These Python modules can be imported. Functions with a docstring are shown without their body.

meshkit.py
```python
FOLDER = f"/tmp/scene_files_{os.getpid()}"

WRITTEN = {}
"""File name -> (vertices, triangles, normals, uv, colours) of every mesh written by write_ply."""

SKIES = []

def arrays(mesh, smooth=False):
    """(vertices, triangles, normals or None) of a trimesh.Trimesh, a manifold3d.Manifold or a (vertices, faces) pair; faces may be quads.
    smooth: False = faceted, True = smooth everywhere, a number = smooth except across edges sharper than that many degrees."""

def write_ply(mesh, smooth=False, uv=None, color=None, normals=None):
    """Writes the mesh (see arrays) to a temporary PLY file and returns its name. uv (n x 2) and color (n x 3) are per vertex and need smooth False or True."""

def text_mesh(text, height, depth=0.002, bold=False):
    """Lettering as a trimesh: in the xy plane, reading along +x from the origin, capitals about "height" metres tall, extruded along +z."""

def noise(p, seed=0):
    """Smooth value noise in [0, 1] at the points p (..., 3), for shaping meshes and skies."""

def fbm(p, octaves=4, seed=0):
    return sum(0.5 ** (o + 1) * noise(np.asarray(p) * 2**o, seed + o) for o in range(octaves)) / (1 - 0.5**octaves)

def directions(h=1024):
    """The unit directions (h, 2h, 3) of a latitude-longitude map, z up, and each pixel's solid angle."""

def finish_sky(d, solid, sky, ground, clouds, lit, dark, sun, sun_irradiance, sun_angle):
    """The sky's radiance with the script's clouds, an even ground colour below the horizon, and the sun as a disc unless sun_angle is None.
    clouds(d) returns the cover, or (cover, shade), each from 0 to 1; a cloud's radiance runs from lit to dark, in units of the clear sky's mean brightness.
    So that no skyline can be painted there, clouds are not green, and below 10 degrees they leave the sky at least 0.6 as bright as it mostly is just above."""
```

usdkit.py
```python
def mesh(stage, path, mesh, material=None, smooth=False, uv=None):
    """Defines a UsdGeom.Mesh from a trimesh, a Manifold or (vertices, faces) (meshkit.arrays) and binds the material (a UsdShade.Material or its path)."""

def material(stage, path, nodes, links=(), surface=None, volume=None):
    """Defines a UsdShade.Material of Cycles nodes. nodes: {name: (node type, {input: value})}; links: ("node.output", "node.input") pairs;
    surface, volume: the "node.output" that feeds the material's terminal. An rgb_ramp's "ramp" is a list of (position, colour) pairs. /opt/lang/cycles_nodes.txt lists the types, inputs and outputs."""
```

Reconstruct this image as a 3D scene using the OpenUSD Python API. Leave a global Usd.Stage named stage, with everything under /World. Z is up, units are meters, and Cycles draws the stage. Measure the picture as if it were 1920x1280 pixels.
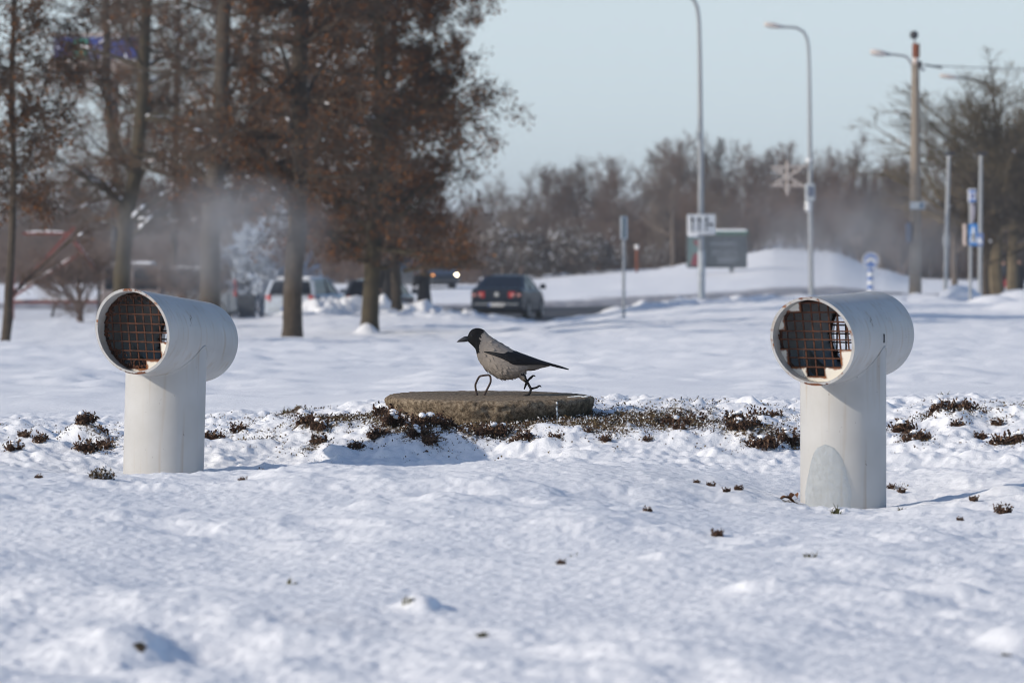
import math
import numpy as np
import trimesh
import manifold3d as m3
from scipy.interpolate import PchipInterpolator
from pxr import Usd, UsdGeom, UsdLux, UsdShade, Gf, Sdf, Vt
import usdkit
import meshkit

stage = Usd.Stage.CreateInMemory()
UsdGeom.SetStageUpAxis(stage, 'Z')
UsdGeom.SetStageMetersPerUnit(stage, 1.0)
UsdGeom.Xform.Define(stage, '/World')
LOOKS = '/World/Looks'

# ------------------------------------------------------------------ camera, sky, sun
FPX, YH, CZ = 8000.0, 420.0, 1.6        # focal length in photo pixels, horizon row, camera height
cam = UsdGeom.Camera.Define(stage, '/World/camera')
cam.CreateHorizontalApertureAttr(36.0)
cam.CreateVerticalApertureAttr(24.0)
cam.CreateFocalLengthAttr(36.0 * FPX / 1920.0)
cam.CreateVerticalApertureOffsetAttr(-(640.0 - YH) / 1920.0 * 36.0)
cam.CreateFStopAttr(6.6)
cam.CreateFocusDistanceAttr(17.0)
cam.CreateExposureAttr(0.16)
cam.CreateClippingRangeAttr((0.1, 60000.0))
cam.AddTranslateOp().Set(Gf.Vec3d(0, 0, CZ))
cam.AddRotateXOp().Set(90.0)

SUN_ELEV = math.radians(26.0)
SUN_AZ = math.radians(65.0)             # to the left of the direction back to the camera
sun_dir = np.array([-math.sin(SUN_AZ) * math.cos(SUN_ELEV), -math.cos(SUN_AZ) * math.cos(SUN_ELEV), math.sin(SUN_ELEV)])
VEIL = (6.0, 7.0, 7.6)
dome = UsdLux.DomeLight.Define(stage, '/World/sky')
dome.GetPrim().SetCustomDataByKey('kind', 'structure')
sky = usdkit.material(stage, LOOKS + '/sky_look', {
    's': ('sky_texture', {'sky_type': 'single_scattering', 'sun_disc': False, 'sun_elevation': SUN_ELEV,
                          'sun_rotation': math.atan2(sun_dir[0], sun_dir[1]), 'air_density': 1.0, 'aerosol_density': 1.6, 'ozone_density': 1.2}),
    't': ('texture_coordinate', {}), 'x': ('separate_xyz', {}),                      # a thin even veil of winter haze, thicker towards the horizon all round
    'e': ('map_range', {'from_min': .05, 'from_max': .17, 'to_min': .92, 'to_max': .0, 'clamp': True}), 'wb': ('color', {'value': (.88, 1.0, 1.16)}), 'blue': ('mix', {'mix_type': 'multiply', 'fac': 1.0}),
    'veil': ('color', {'value': VEIL}), 'm': ('mix', {}),
    'b': ('background_shader', {'strength': 0.10})}, [('t.generated', 'x.vector'), ('x.z', 'e.value'), ('e.result', 'm.fac'), ('s.color', 'blue.color1'), ('wb.color', 'blue.color2'), ('blue.color', 'm.color1'), ('veil.color', 'm.color2'), ('m.color', 'b.color')], surface='b.background')
UsdShade.MaterialBindingAPI.Apply(dome.GetPrim()).Bind(sky)
sun = UsdLux.DistantLight.Define(stage, '/World/sun')
sun.CreateIntensityAttr(0.78)
sun.CreateAngleAttr(0.5)
sun.CreateColorAttr(Gf.Vec3f(1.0, 0.9, 0.77))
sun.CreateNormalizeAttr(True)
_r = Gf.Rotation(Gf.Vec3d(0, 0, 1), Gf.Vec3d(*map(float, sun_dir)))
sun.AddTransformOp().Set(Gf.Matrix4d(_r, Gf.Vec3d(0, 0, 0)))

# ------------------------------------------------------------------ helpers
_used = {}


def numbered(parent, name):
    k = _used.get((parent, name), 0)
    _used[(parent, name)] = k + 1
    return f'{parent}/{name}' + (f'_{k:03d}' if k else '')


def tag(prim, label=None, cat=None, group=None, kind=None):
    for key, val in (('label', label), ('category', cat), ('group', group), ('kind', kind)):
        if val is not None:
            prim.SetCustomDataByKey(key, val)
    return prim


def thing(name, label, cat, loc=(0, 0, 0), rz=0.0, group=None, kind=None, scale=None, tilt=None):
    x = UsdGeom.Xform.Define(stage, numbered('/World', name))
    x.AddTranslateOp().Set(Gf.Vec3d(*map(float, loc)))
    x.AddRotateZOp().Set(math.degrees(rz))
    if tilt is not None:
        x.AddRotateXYZOp().Set(Gf.Vec3f(*map(float, tilt)))
    if scale is not None:
        x.AddScaleOp().Set(Gf.Vec3f(*((float(scale),) * 3 if np.ndim(scale) == 0 else map(float, scale))))
    return tag(x.GetPrim(), label, cat, group, kind)


def dup(src, name, label, cat, loc, rz=0.0, group=None, scale=None):
    p = thing(name, label, cat, loc, rz, group, None, scale)
    p.GetReferences().AddInternalReference(src.GetPath())
    p.SetInstanceable(True)
    return p


def part(parent, name, mesh, mat, smooth=False, label=None, kind=None, attrs=None):
    path = numbered(str(parent.GetPath()) if parent is not None else '/World', name)
    m = usdkit.mesh(stage, path, mesh, mat, smooth)
    if attrs:
        for k, a in attrs.items():
            a = np.asarray(a, np.float32)
            if a.ndim == 1:
                UsdGeom.PrimvarsAPI(m).CreatePrimvar(k, Sdf.ValueTypeNames.FloatArray, 'vertex').Set(Vt.FloatArray.FromNumpy(a))
            else:
                UsdGeom.PrimvarsAPI(m).CreatePrimvar(k, Sdf.ValueTypeNames.Color3fArray, 'vertex').Set(Vt.Vec3fArray.FromNumpy(a))
    return tag(m.GetPrim(), label, None, None, kind)


def P(px, py, d):
    return np.array([d * (px - 960.0) / FPX, d, CZ - d * (py - YH) / FPX])


def unit(v):
    v = np.asarray(v, float)
    return v / max(np.linalg.norm(v), 1e-12)


def cat(*ms):
    return trimesh.util.concatenate([m for m in ms])


def box(size, at=(0, 0, 0), rot=None, bev=0.0):
    if bev > 0:
        s = np.asarray(size, float) / 2
        pts = []
        for sx in (-1, 1):
            for sy in (-1, 1):
                for sz in (-1, 1):
                    c = np.array([sx, sy, sz])
                    for k in range(3):
                        q = c * s
                        o = c * bev
                        o[k] = 0
                        pts.append(q - o)
        m = trimesh.convex.convex_hull(np.array(pts))
    else:
        m = trimesh.creation.box(size)
    if rot is not None:
        m.apply_transform(rot)
    m.apply_translation(at)
    return m


def bar(a, b, w, h=None, up=(0, 0, 1)):
    """A rectangular bar from a to b."""
    a, b = np.asarray(a, float), np.asarray(b, float)
    h = w if h is None else h
    t = unit(b - a)
    u = np.asarray(up, float)
    if abs(t @ u) > .95:
        u = np.array([0, 1.0, 0])
    s = unit(np.cross(t, u))
    u = np.cross(s, t)
    v = [p + s * w / 2 * i + u * h / 2 * j for p in (a, b) for i, j in ((-1, -1), (1, -1), (1, 1), (-1, 1))]
    f = [[0, 1, 2], [0, 2, 3], [4, 6, 5], [4, 7, 6]]
    for i in range(4):
        j = (i + 1) % 4
        f += [[i, i + 4, j], [j, i + 4, j + 4]]
    m = trimesh.Trimesh(np.array(v), np.array(f), process=False)
    m.fix_normals()
    return m


def tube(pts, r, n=8, caps=True):
    """A round tube along a polyline, radius constant or per point."""
    pts = np.asarray(pts, float)
    r = np.broadcast_to(np.asarray(r, float), (len(pts),))
    t = np.gradient(pts, axis=0)
    t /= np.maximum(np.linalg.norm(t, axis=1, keepdims=True), 1e-12)
    u = np.cross(t[0], [0, 0, 1.0])
    if np.linalg.norm(u) < .1:
        u = np.cross(t[0], [0, 1.0, 0])
    u = unit(u)
    vs = []
    a = np.arange(n) * 2 * np.pi / n
    for i in range(len(pts)):
        u = unit(u - t[i] * (u @ t[i]))
        w = np.cross(t[i], u)
        vs.append(pts[i] + r[i] * (np.cos(a)[:, None] * u + np.sin(a)[:, None] * w))
    v = np.vstack(vs)
    f = []
    for i in range(len(pts) - 1):
        for k in range(n):
            a0, a1 = i * n + k, i * n + (k + 1) % n
            f += [[a0, a1, a1 + n], [a0, a1 + n, a0 + n]]
    if caps:
        c0, c1 = len(v), len(v) + 1
        v = np.vstack([v, pts[:1], pts[-1:]])
        e = (len(pts) - 1) * n
        for k in range(n):
            f += [[c0, (k + 1) % n, k], [c1, e + k, e + (k + 1) % n]]
    return trimesh.Trimesh(v, np.array(f), process=False)


def spline(pts, n=24):
    pts = np.asarray(pts, float)
    s = np.r_[0, np.cumsum(np.linalg.norm(np.diff(pts, axis=0), axis=1))]
    return PchipInterpolator(s, pts)(np.linspace(0, s[-1], n))


def loft(rings, caps=True):
    k = len(rings[0])
    v = np.vstack(rings)
    f = []
    for i in range(len(rings) - 1):
        for j in range(k):
            a, b = i * k + j, i * k + (j + 1) % k
            f += [[a, b, b + k], [a, b + k, a + k]]
    if caps:
        c0 = len(v)
        v = np.vstack([v, rings[0].mean(0), rings[-1].mean(0)])
        e = (len(rings) - 1) * k
        for j in range(k):
            f += [[c0, (j + 1) % k, j], [c0 + 1, e + j, e + (j + 1) % k]]
    m = trimesh.Trimesh(v, np.array(f), process=False)
    m.fix_normals()
    return m


def segs_mesh(segs, n=4):
    """All the (p0, p1, r0, r1) frusta of a branch system as one mesh, n-sided."""
    a, b = np.array([s_[0] for s_ in segs], float), np.array([s_[1] for s_ in segs], float)
    r0, r1 = np.array([s_[2] for s_ in segs], float), np.array([s_[3] for s_ in segs], float)
    t = b - a
    t /= np.maximum(np.linalg.norm(t, axis=1, keepdims=True), 1e-9)
    ref = np.where(np.abs(t[:, 2:3]) > .9, [[1.0, 0, 0]], [[0, 0, 1.0]])
    u = np.cross(t, ref)
    u /= np.linalg.norm(u, axis=1, keepdims=True)
    w = np.cross(t, u)
    ang = np.arange(n) * 2 * np.pi / n
    off = np.cos(ang)[None, :, None] * u[:, None] + np.sin(ang)[None, :, None] * w[:, None]
    v = np.concatenate([a[:, None] + off * r0[:, None, None], b[:, None] + off * r1[:, None, None]], 1)
    base = np.arange(len(a))[:, None, None] * 2 * n
    k = np.arange(n)
    q = np.stack([k, (k + 1) % n, (k + 1) % n + n, k, (k + 1) % n + n, k + n], 1).reshape(-1, 3)
    return trimesh.Trimesh(v.reshape(-1, 3), (base + q[None]).reshape(-1, 3), process=False)


def leaves_mesh(rng, centres, size, droop=0.3):
    """One folded leaf (4 triangles -> 2 here) at every centre."""
    n = len(centres)
    c = np.asarray(centres)
    d = rng.normal(0, 1, (n, 3))
    d[:, 2] -= droop * 2
    d /= np.linalg.norm(d, axis=1, keepdims=True)
    s = np.cross(d, rng.normal(0, 1, (n, 3)))
    s /= np.linalg.norm(s, axis=1, keepdims=True)
    L = size * rng.uniform(.6, 1.35, (n, 1))
    w = L * rng.uniform(.25, .42, (n, 1))
    nn = np.cross(d, s)
    v = np.stack([c, c + d * L * .5 + s * w + nn * w * .3, c + d * L, c + d * L * .5 - s * w + nn * w * .3], 1).reshape(-1, 3)
    f = (np.arange(n)[:, None, None] * 4 + np.array([[0, 1, 2], [0, 2, 3]])).reshape(-1, 3)
    return trimesh.Trimesh(v, f, process=False), np.repeat(rng.uniform(0, 1, n), 4)


def hull(pts, r=.03):
    return from_manifold(m3.Manifold.batch_hull([m3.Manifold.sphere(r, 12).translate(list(map(float, p))) for p in pts]))


def to_manifold(m):
    return m3.Manifold(m3.Mesh(np.asarray(m.vertices, np.float32), np.asarray(m.faces, np.uint32)))


def from_manifold(m):
    k = m.to_mesh()
    return trimesh.Trimesh(k.vert_properties[:, :3], k.tri_verts, process=False)


def bones(pairs, refine=0.03, smooth=6):
    """Union of hulls of sphere pairs [((p, r), (q, r)), ...], smoothed."""
    acc = []
    for a, b in pairs:
        s = [m3.Manifold.sphere(r, 16).translate(list(map(float, p))) for p, r in (a, b)]
        acc.append(m3.Manifold.batch_hull(s))
    m = m3.Manifold.batch_boolean(acc, m3.OpType.Add).refine_to_length(refine)
    t = from_manifold(m)
    t.merge_vertices()
    if smooth:
        trimesh.smoothing.filter_taubin(t, iterations=smooth)
    return t


# ------------------------------------------------------------------ materials
def plain(name, col, rough=0.6, scale=8.0, var=0.15, bump=0.0, bscale=60.0, spec=0.5, metallic=0.0, coat=0.0, col2=None, detail=4.0, translucent=0.0, bdist=0.01):
    c = np.array(col, float)
    c2 = np.array(col2, float) if col2 is not None else c * (1 - var)
    n = {'t': ('texture_coordinate', {}), 'n': ('noise_texture', {'scale': scale, 'detail': detail, 'roughness': .6}),
         'r': ('rgb_ramp', {'ramp': [(0.3, tuple(c2)), (0.7, tuple(np.minimum(c * (1 + var * .4), 1) if col2 is None else c))]}),
         'p': ('principled_bsdf', {'roughness': rough, 'specular_ior_level': spec, 'metallic': metallic, 'coat_weight': coat})}
    l = [('t.object', 'n.vector'), ('n.fac', 'r.fac'), ('r.color', 'p.base_color')]
    if bump:
        n['bn'] = ('noise_texture', {'scale': bscale, 'detail': 4.0})
        n['b'] = ('bump', {'strength': bump, 'distance': bdist})
        l += [('t.object', 'bn.vector'), ('bn.fac', 'b.height'), ('b.normal', 'p.normal')]
    surf = 'p.BSDF'
    if translucent:
        n['tr'] = ('translucent_bsdf', {})
        n['mx'] = ('mix_closure', {'fac': translucent})
        l += [('r.color', 'tr.color'), ('p.BSDF', 'mx.closure1'), ('tr.BSDF', 'mx.closure2')]
        surf = 'mx.closure'
    return usdkit.material(stage, f'{LOOKS}/{name}', n, l, surface=surf)


M = {}
M['bark'] = plain('bark', (0.062, 0.046, 0.032), .9, 9, .5, .6, 25, bdist=.03)
M['bark_green'] = plain('bark_green', (0.06, 0.046, 0.022), .9, 4, .5, .6, 25, col2=(.032, .024, .015), bdist=.03)
M['bark_light'] = plain('bark_light', (0.13, 0.10, 0.06), .9, 3, .4)
M['twig'] = plain('twig', (0.085, 0.055, 0.035), .9, 3, .4)
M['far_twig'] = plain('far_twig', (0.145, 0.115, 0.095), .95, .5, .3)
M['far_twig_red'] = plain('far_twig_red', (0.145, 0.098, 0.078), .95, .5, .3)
M['snow_cap'] = plain('snow_cap', (0.86, 0.87, 0.9), .8, 10, .05, .3, 30)
M['frost'] = plain('frost', (0.62, 0.68, 0.76), .8, 3, .3)
M['galv'] = plain('galvanised_steel', (0.36, 0.37, 0.38), .45, 20, .15, metallic=.5)
M['grey_paint'] = plain('grey_paint', (0.42, 0.45, 0.47), .5, 6, .1)
M['concrete_pole'] = plain('pole_concrete', (0.235, 0.195, 0.155), .9, 5, .15)
M['rust'] = plain('rust', (0.11, 0.036, 0.014), .9, 45, .6, .4, 150, col2=(.022, .011, .008))
M['rust_light'] = plain('rust_light', (0.2, 0.06, 0.028), .9, 20, .4)
M['dark_metal'] = plain('dark_metal', (0.03, 0.03, 0.035), .5)
M['rubber'] = plain('rubber', (0.018, 0.018, 0.02), .85)
M['rim'] = plain('wheel_rim', (0.3, 0.3, 0.31), .4, metallic=.7)
M['white_paint'] = plain('white_paint', (0.75, 0.75, 0.74), .5, 5, .05)
M['black'] = plain('black_print', (0.02, 0.02, 0.025), .6)
M['blue_sign'] = plain('blue_sign', (0.03, 0.13, 0.42), .5)
M['pylon_blue'] = plain('pylon_blue', (0.02, 0.045, 0.26), .5)
M['pylon_green'] = plain('pylon_green', (0.03, 0.26, 0.18), .5)
M['pylon_cream'] = plain('pylon_cream', (0.55, 0.45, 0.4), .6)
M['red_paint'] = plain('red_paint', (0.17, 0.04, 0.032), .55, 6, .2)
M['sedan_paint'] = plain('sedan_paint', (0.006, 0.011, 0.022), .35, coat=.08, spec=.3)
M['silver_paint'] = plain('silver_paint', (0.24, 0.27, 0.30), .35, coat=.4)
M['white_car'] = plain('white_car_paint', (0.42, 0.47, 0.54), .35, coat=.4)
M['dark_car'] = plain('dark_car_paint', (0.02, 0.024, 0.032), .3, coat=.5)
M['brown_bus'] = plain('minibus_paint', (0.24, 0.2, 0.19), .45)
M['glass_dark'] = plain('dark_window', (0.006, 0.009, 0.016), .2, spec=.25)
M['tail_red'] = plain('tail_lamp', (0.42, 0.02, 0.02), .25, coat=.5)
M['tail_pink'] = plain('tail_lamp_inner', (0.6, 0.3, 0.27), .25, coat=.5)
M['bin'] = plain('bin_plastic', (0.06, 0.07, 0.085), .6)
M['coat_black'] = plain('coat_black', (0.01, 0.01, 0.013), .9, 20, .3)
M['coat_navy'] = plain('coat_navy', (0.014, 0.02, 0.034), .9, 20, .3)
M['fur'] = plain('fur_brown', (0.1, 0.065, 0.035), 1., 40, .5)
M['skin'] = plain('skin', (0.42, 0.25, 0.18), .6)
M['hair'] = plain('hair_dark', (0.025, 0.016, 0.012), .8)
M['bag_red'] = plain('bag_red', (0.35, 0.03, 0.05), .7)
M['heather'] = plain('heather', (0.12, 0.05, 0.032), .95, 40, .6, col2=(.03, .018, .012))
M['moss'] = plain('moss', (0.12, 0.1, 0.035), .95, 30, .5, col2=(.05, .035, .018))
M['dry_leaf'] = plain('dry_leaf', (0.2, 0.085, 0.035), .9, 30, .4)
M['grass'] = plain('grass', (0.1, 0.11, 0.035), .9, 10, .5, translucent=.25, col2=(.06, .045, .02))
M['board_frame'] = plain('board_frame', (0.06, 0.075, 0.085), .6)
M['board_dark'] = plain('board_dark', (0.038, 0.052, 0.066), .6, 1.5, .15)
M['board_teal'] = plain('board_teal', (0.11, 0.17, 0.17), .6, 1.5, .15)
M['board_red'] = plain('board_red', (0.2, 0.045, 0.06), .6)
M['board_green'] = plain('board_green', (0.04, 0.12, 0.09), .6)
M['board_text'] = plain('board_text', (0.22, 0.25, 0.29), .6)
M['eye'] = plain('eye', (0.008, 0.008, 0.008), .08)
M['beak'] = plain('beak', (0.03, 0.03, 0.032), .4, 60, .3)
M['crow_leg'] = plain('crow_leg', (0.022, 0.022, 0.025), .6, 90, .3, .4, 300)
M['crow_black'] = plain('crow_black', (0.008, 0.008, 0.010), .6, 60, .4, .5, 120, bdist=.004, spec=.25)
M['asphalt'] = plain('asphalt', (0.042, 0.041, 0.045), .8, 1.2, .25, .3, 40)
M['dropping'] = plain('dropping', (0.72, 0.73, 0.72), .7)
M['lens'] = plain('lamp_lens', (0.62, 0.55, 0.5), .3)


def attr_material(name, attr, stops, rough=.8, translucent=0.0, spec=.3):
    """Colour along a ramp by a per-vertex attribute (a natural mix of tones from leaf to leaf)."""
    n = {'a': ('attribute', {'attribute': attr}), 'r': ('rgb_ramp', {'ramp': stops}),
         'p': ('principled_bsdf', {'roughness': rough, 'specular_ior_level': spec})}
    l = [('a.fac', 'r.fac'), ('r.color', 'p.base_color')]
    surf = 'p.BSDF'
    if translucent:
        n['tr'] = ('translucent_bsdf', {})
        n['mx'] = ('mix_closure', {'fac': translucent})
        l += [('r.color', 'tr.color'), ('p.BSDF', 'mx.closure1'), ('tr.BSDF', 'mx.closure2')]
        surf = 'mx.closure'
    return usdkit.material(stage, f'{LOOKS}/{name}', n, l, surface=surf)


M['oak_leaf'] = attr_material('oak_leaf', 'tone', [(0, (.03, .014, .007)), (.5, (.095, .036, .012)), (.85, (.22, .08, .02)), (1, (.32, .14, .04))], translucent=.3)
M['heather_leaf'] = attr_material('heather_leaf', 'tone', [(0, (.022, .012, .01)), (.5, (.08, .042, .028)), (1, (.19, .115, .07))], translucent=.15)
M['moss_leaf'] = attr_material('moss_leaf', 'tone', [(0, (.028, .018, .012)), (.35, (.075, .04, .02)), (.6, (.11, .085, .035)), (.72, (.17, .12, .06)), (.78, (.72, .74, .77)), (1, (.8, .82, .85))], translucent=.15)


def lamp_glow(name, col, strength):
    return usdkit.material(stage, f'{LOOKS}/{name}', {'e': ('emission', {'color': col, 'strength': strength})}, [], surface='e.emission')


M['headlight_on'] = lamp_glow('headlight_lit', (1.0, .86, .6), 14.0)
M['indicator_on'] = lamp_glow('indicator_lit', (1.0, .4, .1), 2.5)

# snow ground: snow, dirty slush and bare turf by vertex masks, each edge broken up by noise
M['ground'] = usdkit.material(stage, LOOKS + '/snow_ground', {
    'g': ('geometry', {}),
    'bare': ('attribute', {'attribute': 'bare'}), 'dirt': ('attribute', {'attribute': 'dirt'}),
    'n1': ('noise_texture', {'scale': 38.0, 'detail': 5.0, 'roughness': .7}),
    'n2': ('noise_texture', {'scale': 160.0, 'detail': 4.0, 'roughness': .7}),
    'n3': ('noise_texture', {'scale': 1.1, 'detail': 6.0, 'roughness': .65}),
    'n4': ('noise_texture', {'scale': 70.0, 'detail': 3.0}),
    'soil': ('rgb_ramp', {'ramp': [(.3, (.03, .02, .013)), (.5, (.085, .052, .028)), (.6, (.12, .09, .045)), (.68, (.4, .38, .35))]}),
    'snowc': ('rgb_ramp', {'ramp': [(.3, (.77, .78, .81)), (.7, (.84, .85, .872))]}),
    'slush': ('rgb_ramp', {'ramp': [(.3, (.17, .165, .18)), (.7, (.42, .42, .45))]}),
    'sum': ('math', {'math_type': 'add'}), 'th': ('map_range', {'from_min': .98, 'from_max': 1.10, 'to_min': 0.0, 'to_max': 1.0, 'clamp': True}),
    'dsum': ('math', {'math_type': 'add'}), 'dth': ('map_range', {'from_min': .65, 'from_max': 1.15, 'to_min': 0.0, 'to_max': 1.0, 'clamp': True}),
    'm1': ('mix_color', {}), 'm2': ('mix_color', {}),
    'b1': ('bump', {'strength': .4, 'distance': .005}), 'b2': ('bump', {'strength': .28, 'distance': .016}),
    'p': ('principled_bsdf', {'roughness': .75, 'specular_ior_level': .25})},
    [('g.position', 'n1.vector'), ('g.position', 'n2.vector'), ('g.position', 'n3.vector'), ('g.position', 'n4.vector'),
     ('n4.fac', 'soil.fac'), ('n1.fac', 'snowc.fac'), ('n3.fac', 'slush.fac'),
     ('bare.fac', 'sum.value1'), ('n1.fac', 'sum.value2'), ('sum.value', 'th.value'),
     ('dirt.fac', 'dsum.value1'), ('n3.fac', 'dsum.value2'), ('dsum.value', 'dth.value'),
     ('snowc.color', 'm1.a'), ('slush.color', 'm1.b'), ('dth.result', 'm1.fac'),
     ('m1.result', 'm2.a'), ('soil.color', 'm2.b'), ('th.result', 'm2.fac'), ('m2.result', 'p.base_color'),
     ('n1.fac', 'b2.height'), ('n2.fac', 'b1.height'), ('b2.normal', 'b1.normal'), ('b1.normal', 'p.normal')], surface='p.BSDF')

# ------------------------------------------------------------------ terrain
COLS = [-400, 0, 230, 450, 600, 750, 900, 1000, 1080, 1200, 1330, 1450, 1560, 1650, 1720, 1820, 1920, 2300]


def row(**k):
    xs = sorted((int(a[1:]), b) for a, b in k.items())
    return np.interp(COLS, [a for a, _ in xs], [b for _, b in xs])


ROWS = {
    8: row(p0=1280), 11: row(p0=1040, p900=1040, p1500=1046), 13: row(p450=945, p900=945, p1330=965, p1600=975),
    14.3: row(p450=893, p600=896, p750=904, p900=905, p1080=912, p1200=925, p1330=940, p1450=953, p1560=961, p1650=961, p1720=955, p1920=945),
    15.0: row(p230=890, p450=888, p600=880, p750=880, p900=878, p1080=880, p1200=893, p1330=910, p1450=932, p1560=950, p1650=948, p1720=940, p1920=925),
    15.9: row(p0=876, p230=896, p450=894, p600=887, p750=884, p900=880, p1080=868, p1200=866, p1330=874, p1450=884, p1560=894, p1650=892, p1720=888, p1920=876),
    16.3: row(p0=850, p230=864, p450=868, p600=872, p750=868, p900=862, p1080=846, p1200=842, p1330=850, p1450=858, p1560=864, p1720=858, p1920=846),
    16.55: row(p0=838, p230=844, p450=842, p600=838, p750=830, p900=826, p1080=816, p1200=818, p1330=828, p1450=834, p1560=838, p1720=832, p1920=822),
    17.2: row(p0=812, p230=812, p450=806, p600=788, p750=772, p900=768, p1080=770, p1200=775, p1330=782, p1450=785, p1560=788, p1720=785, p1920=780),
    18: row(p0=798, p230=798, p450=788, p600=774, p750=757, p900=753, p1080=755, p1200=758, p1330=760, p1560=758, p1720=755, p1920=752),
    20: row(p0=775, p230=775, p450=765, p600=757, p750=746, p900=744, p1200=743, p1920=737),
    24: row(p0=740, p450=738, p900=730, p1200=724, p1920=718), 30: row(p0=703, p900=702, p1300=696, p1920=690),
    45: row(p0=668, p900=667, p1300=656), 60: row(p0=648, p900=647, p1300=634), 75: row(p0=634, p900=633, p1100=624, p1300=613),
    90: row(p0=622, p900=619, p1080=608, p1200=600, p1700=594),
    105: row(p230=608, p450=604, p600=600, p750=602, p900=606, p1000=610, p1080=606, p1200=592, p1330=580, p1450=575, p1560=572, p1650=570, p1720=572, p1820=573, p1920=572),
    114: row(p230=604, p450=600, p600=582, p750=588, p900=596, p1000=608, p1080=602, p1200=581, p1330=571, p1450=567, p1560=565, p1650=564, p1720=566, p1820=568, p1920=562),
    122: row(p230=602, p450=599, p600=592, p750=592, p900=600, p1000=612, p1080=608, p1200=576, p1330=564, p1450=561, p1560=558, p1650=558, p1720=560, p1820=562, p1920=556),
    130: row(p450=600, p600=610, p750=611, p900=613, p1080=613, p1200=588, p1330=570, p1560=562, p1920=556),
    140: row(p450=598, p600=600, p1080=600, p1200=592, p1330=580, p1560=572, p1920=560),
    150: row(p450=586, p600=588, p1200=587, p1330=582, p1560=572, p1920=556),
    164: row(p0=570, p450=572, p900=574, p1330=572, p1560=570, p1920=562),
    172: row(p0=562, p900=558, p1200=556, p1330=556, p1450=564, p1650=564, p1920=560),
    180: row(p0=552, p900=549, p1080=548, p1200=544, p1330=541, p1450=539, p1560=546, p1650=553, p1720=555, p1920=557),
    200: row(p0=540, p900=540, p1080=533, p1200=526, p1330=520, p1450=512, p1560=516, p1650=534, p1720=544, p1920=551),
    235: row(p0=527, p900=523, p1000=518, p1080=512, p1200=505, p1300=498, p1400=472, p1450=467, p1540=468, p1600=486, p1650=504, p1720=525, p1920=533),
    260: row(p0=522, p900=519, p1080=515, p1200=512, p1330=500, p1400=440, p1450=434, p1560=434, p1600=445, p1650=500, p1720=520),
    248: row(p0=524, p900=521, p1000=516, p1080=513, p1200=508, p1300=500, p1400=472, p1450=469, p1540=470, p1600=487, p1650=506, p1720=523, p1920=527),
    400: row(p0=475), 2000: row(p0=431), 20000: row(p0=421)}
_D = np.array(sorted(ROWS))
_H = np.array([-(ROWS[d] - YH) * d / FPX for d in sorted(ROWS)])
_FD = PchipInterpolator(np.log(_D), _H, axis=0)
_U = (np.array(COLS) - 960.0) / FPX

ROAD_NEAR = np.array([(-60, 132), (-6, 133), (2, 136), (6, 143), (10, 156), (16, 170), (24, 181), (40, 192), (70, 205)], float)
ROAD_FAR = np.array([(-60, 158), (-5, 160), (2, 163), (8, 170), (14, 179), (21, 188), (29, 196), (44, 206), (72, 219)], float)
ROAD_H = -3.15


def road_inside(x, d):
    """> 0 inside the road: the smaller distance (along y) to either edge."""
    n = np.interp(x, ROAD_NEAR[:, 0], ROAD_NEAR[:, 1])
    f = np.interp(x, ROAD_FAR[:, 0], ROAD_FAR[:, 1])
    return np.minimum(d - n, f - d), d - f


def sstep(a, b, x):
    t = np.clip((x - a) / (b - a), 0, 1)
    return t * t * (3 - 2 * t)


BUMPS = []      # (x, d, height, rx, ry) single lumps and dips in the snow


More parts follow.
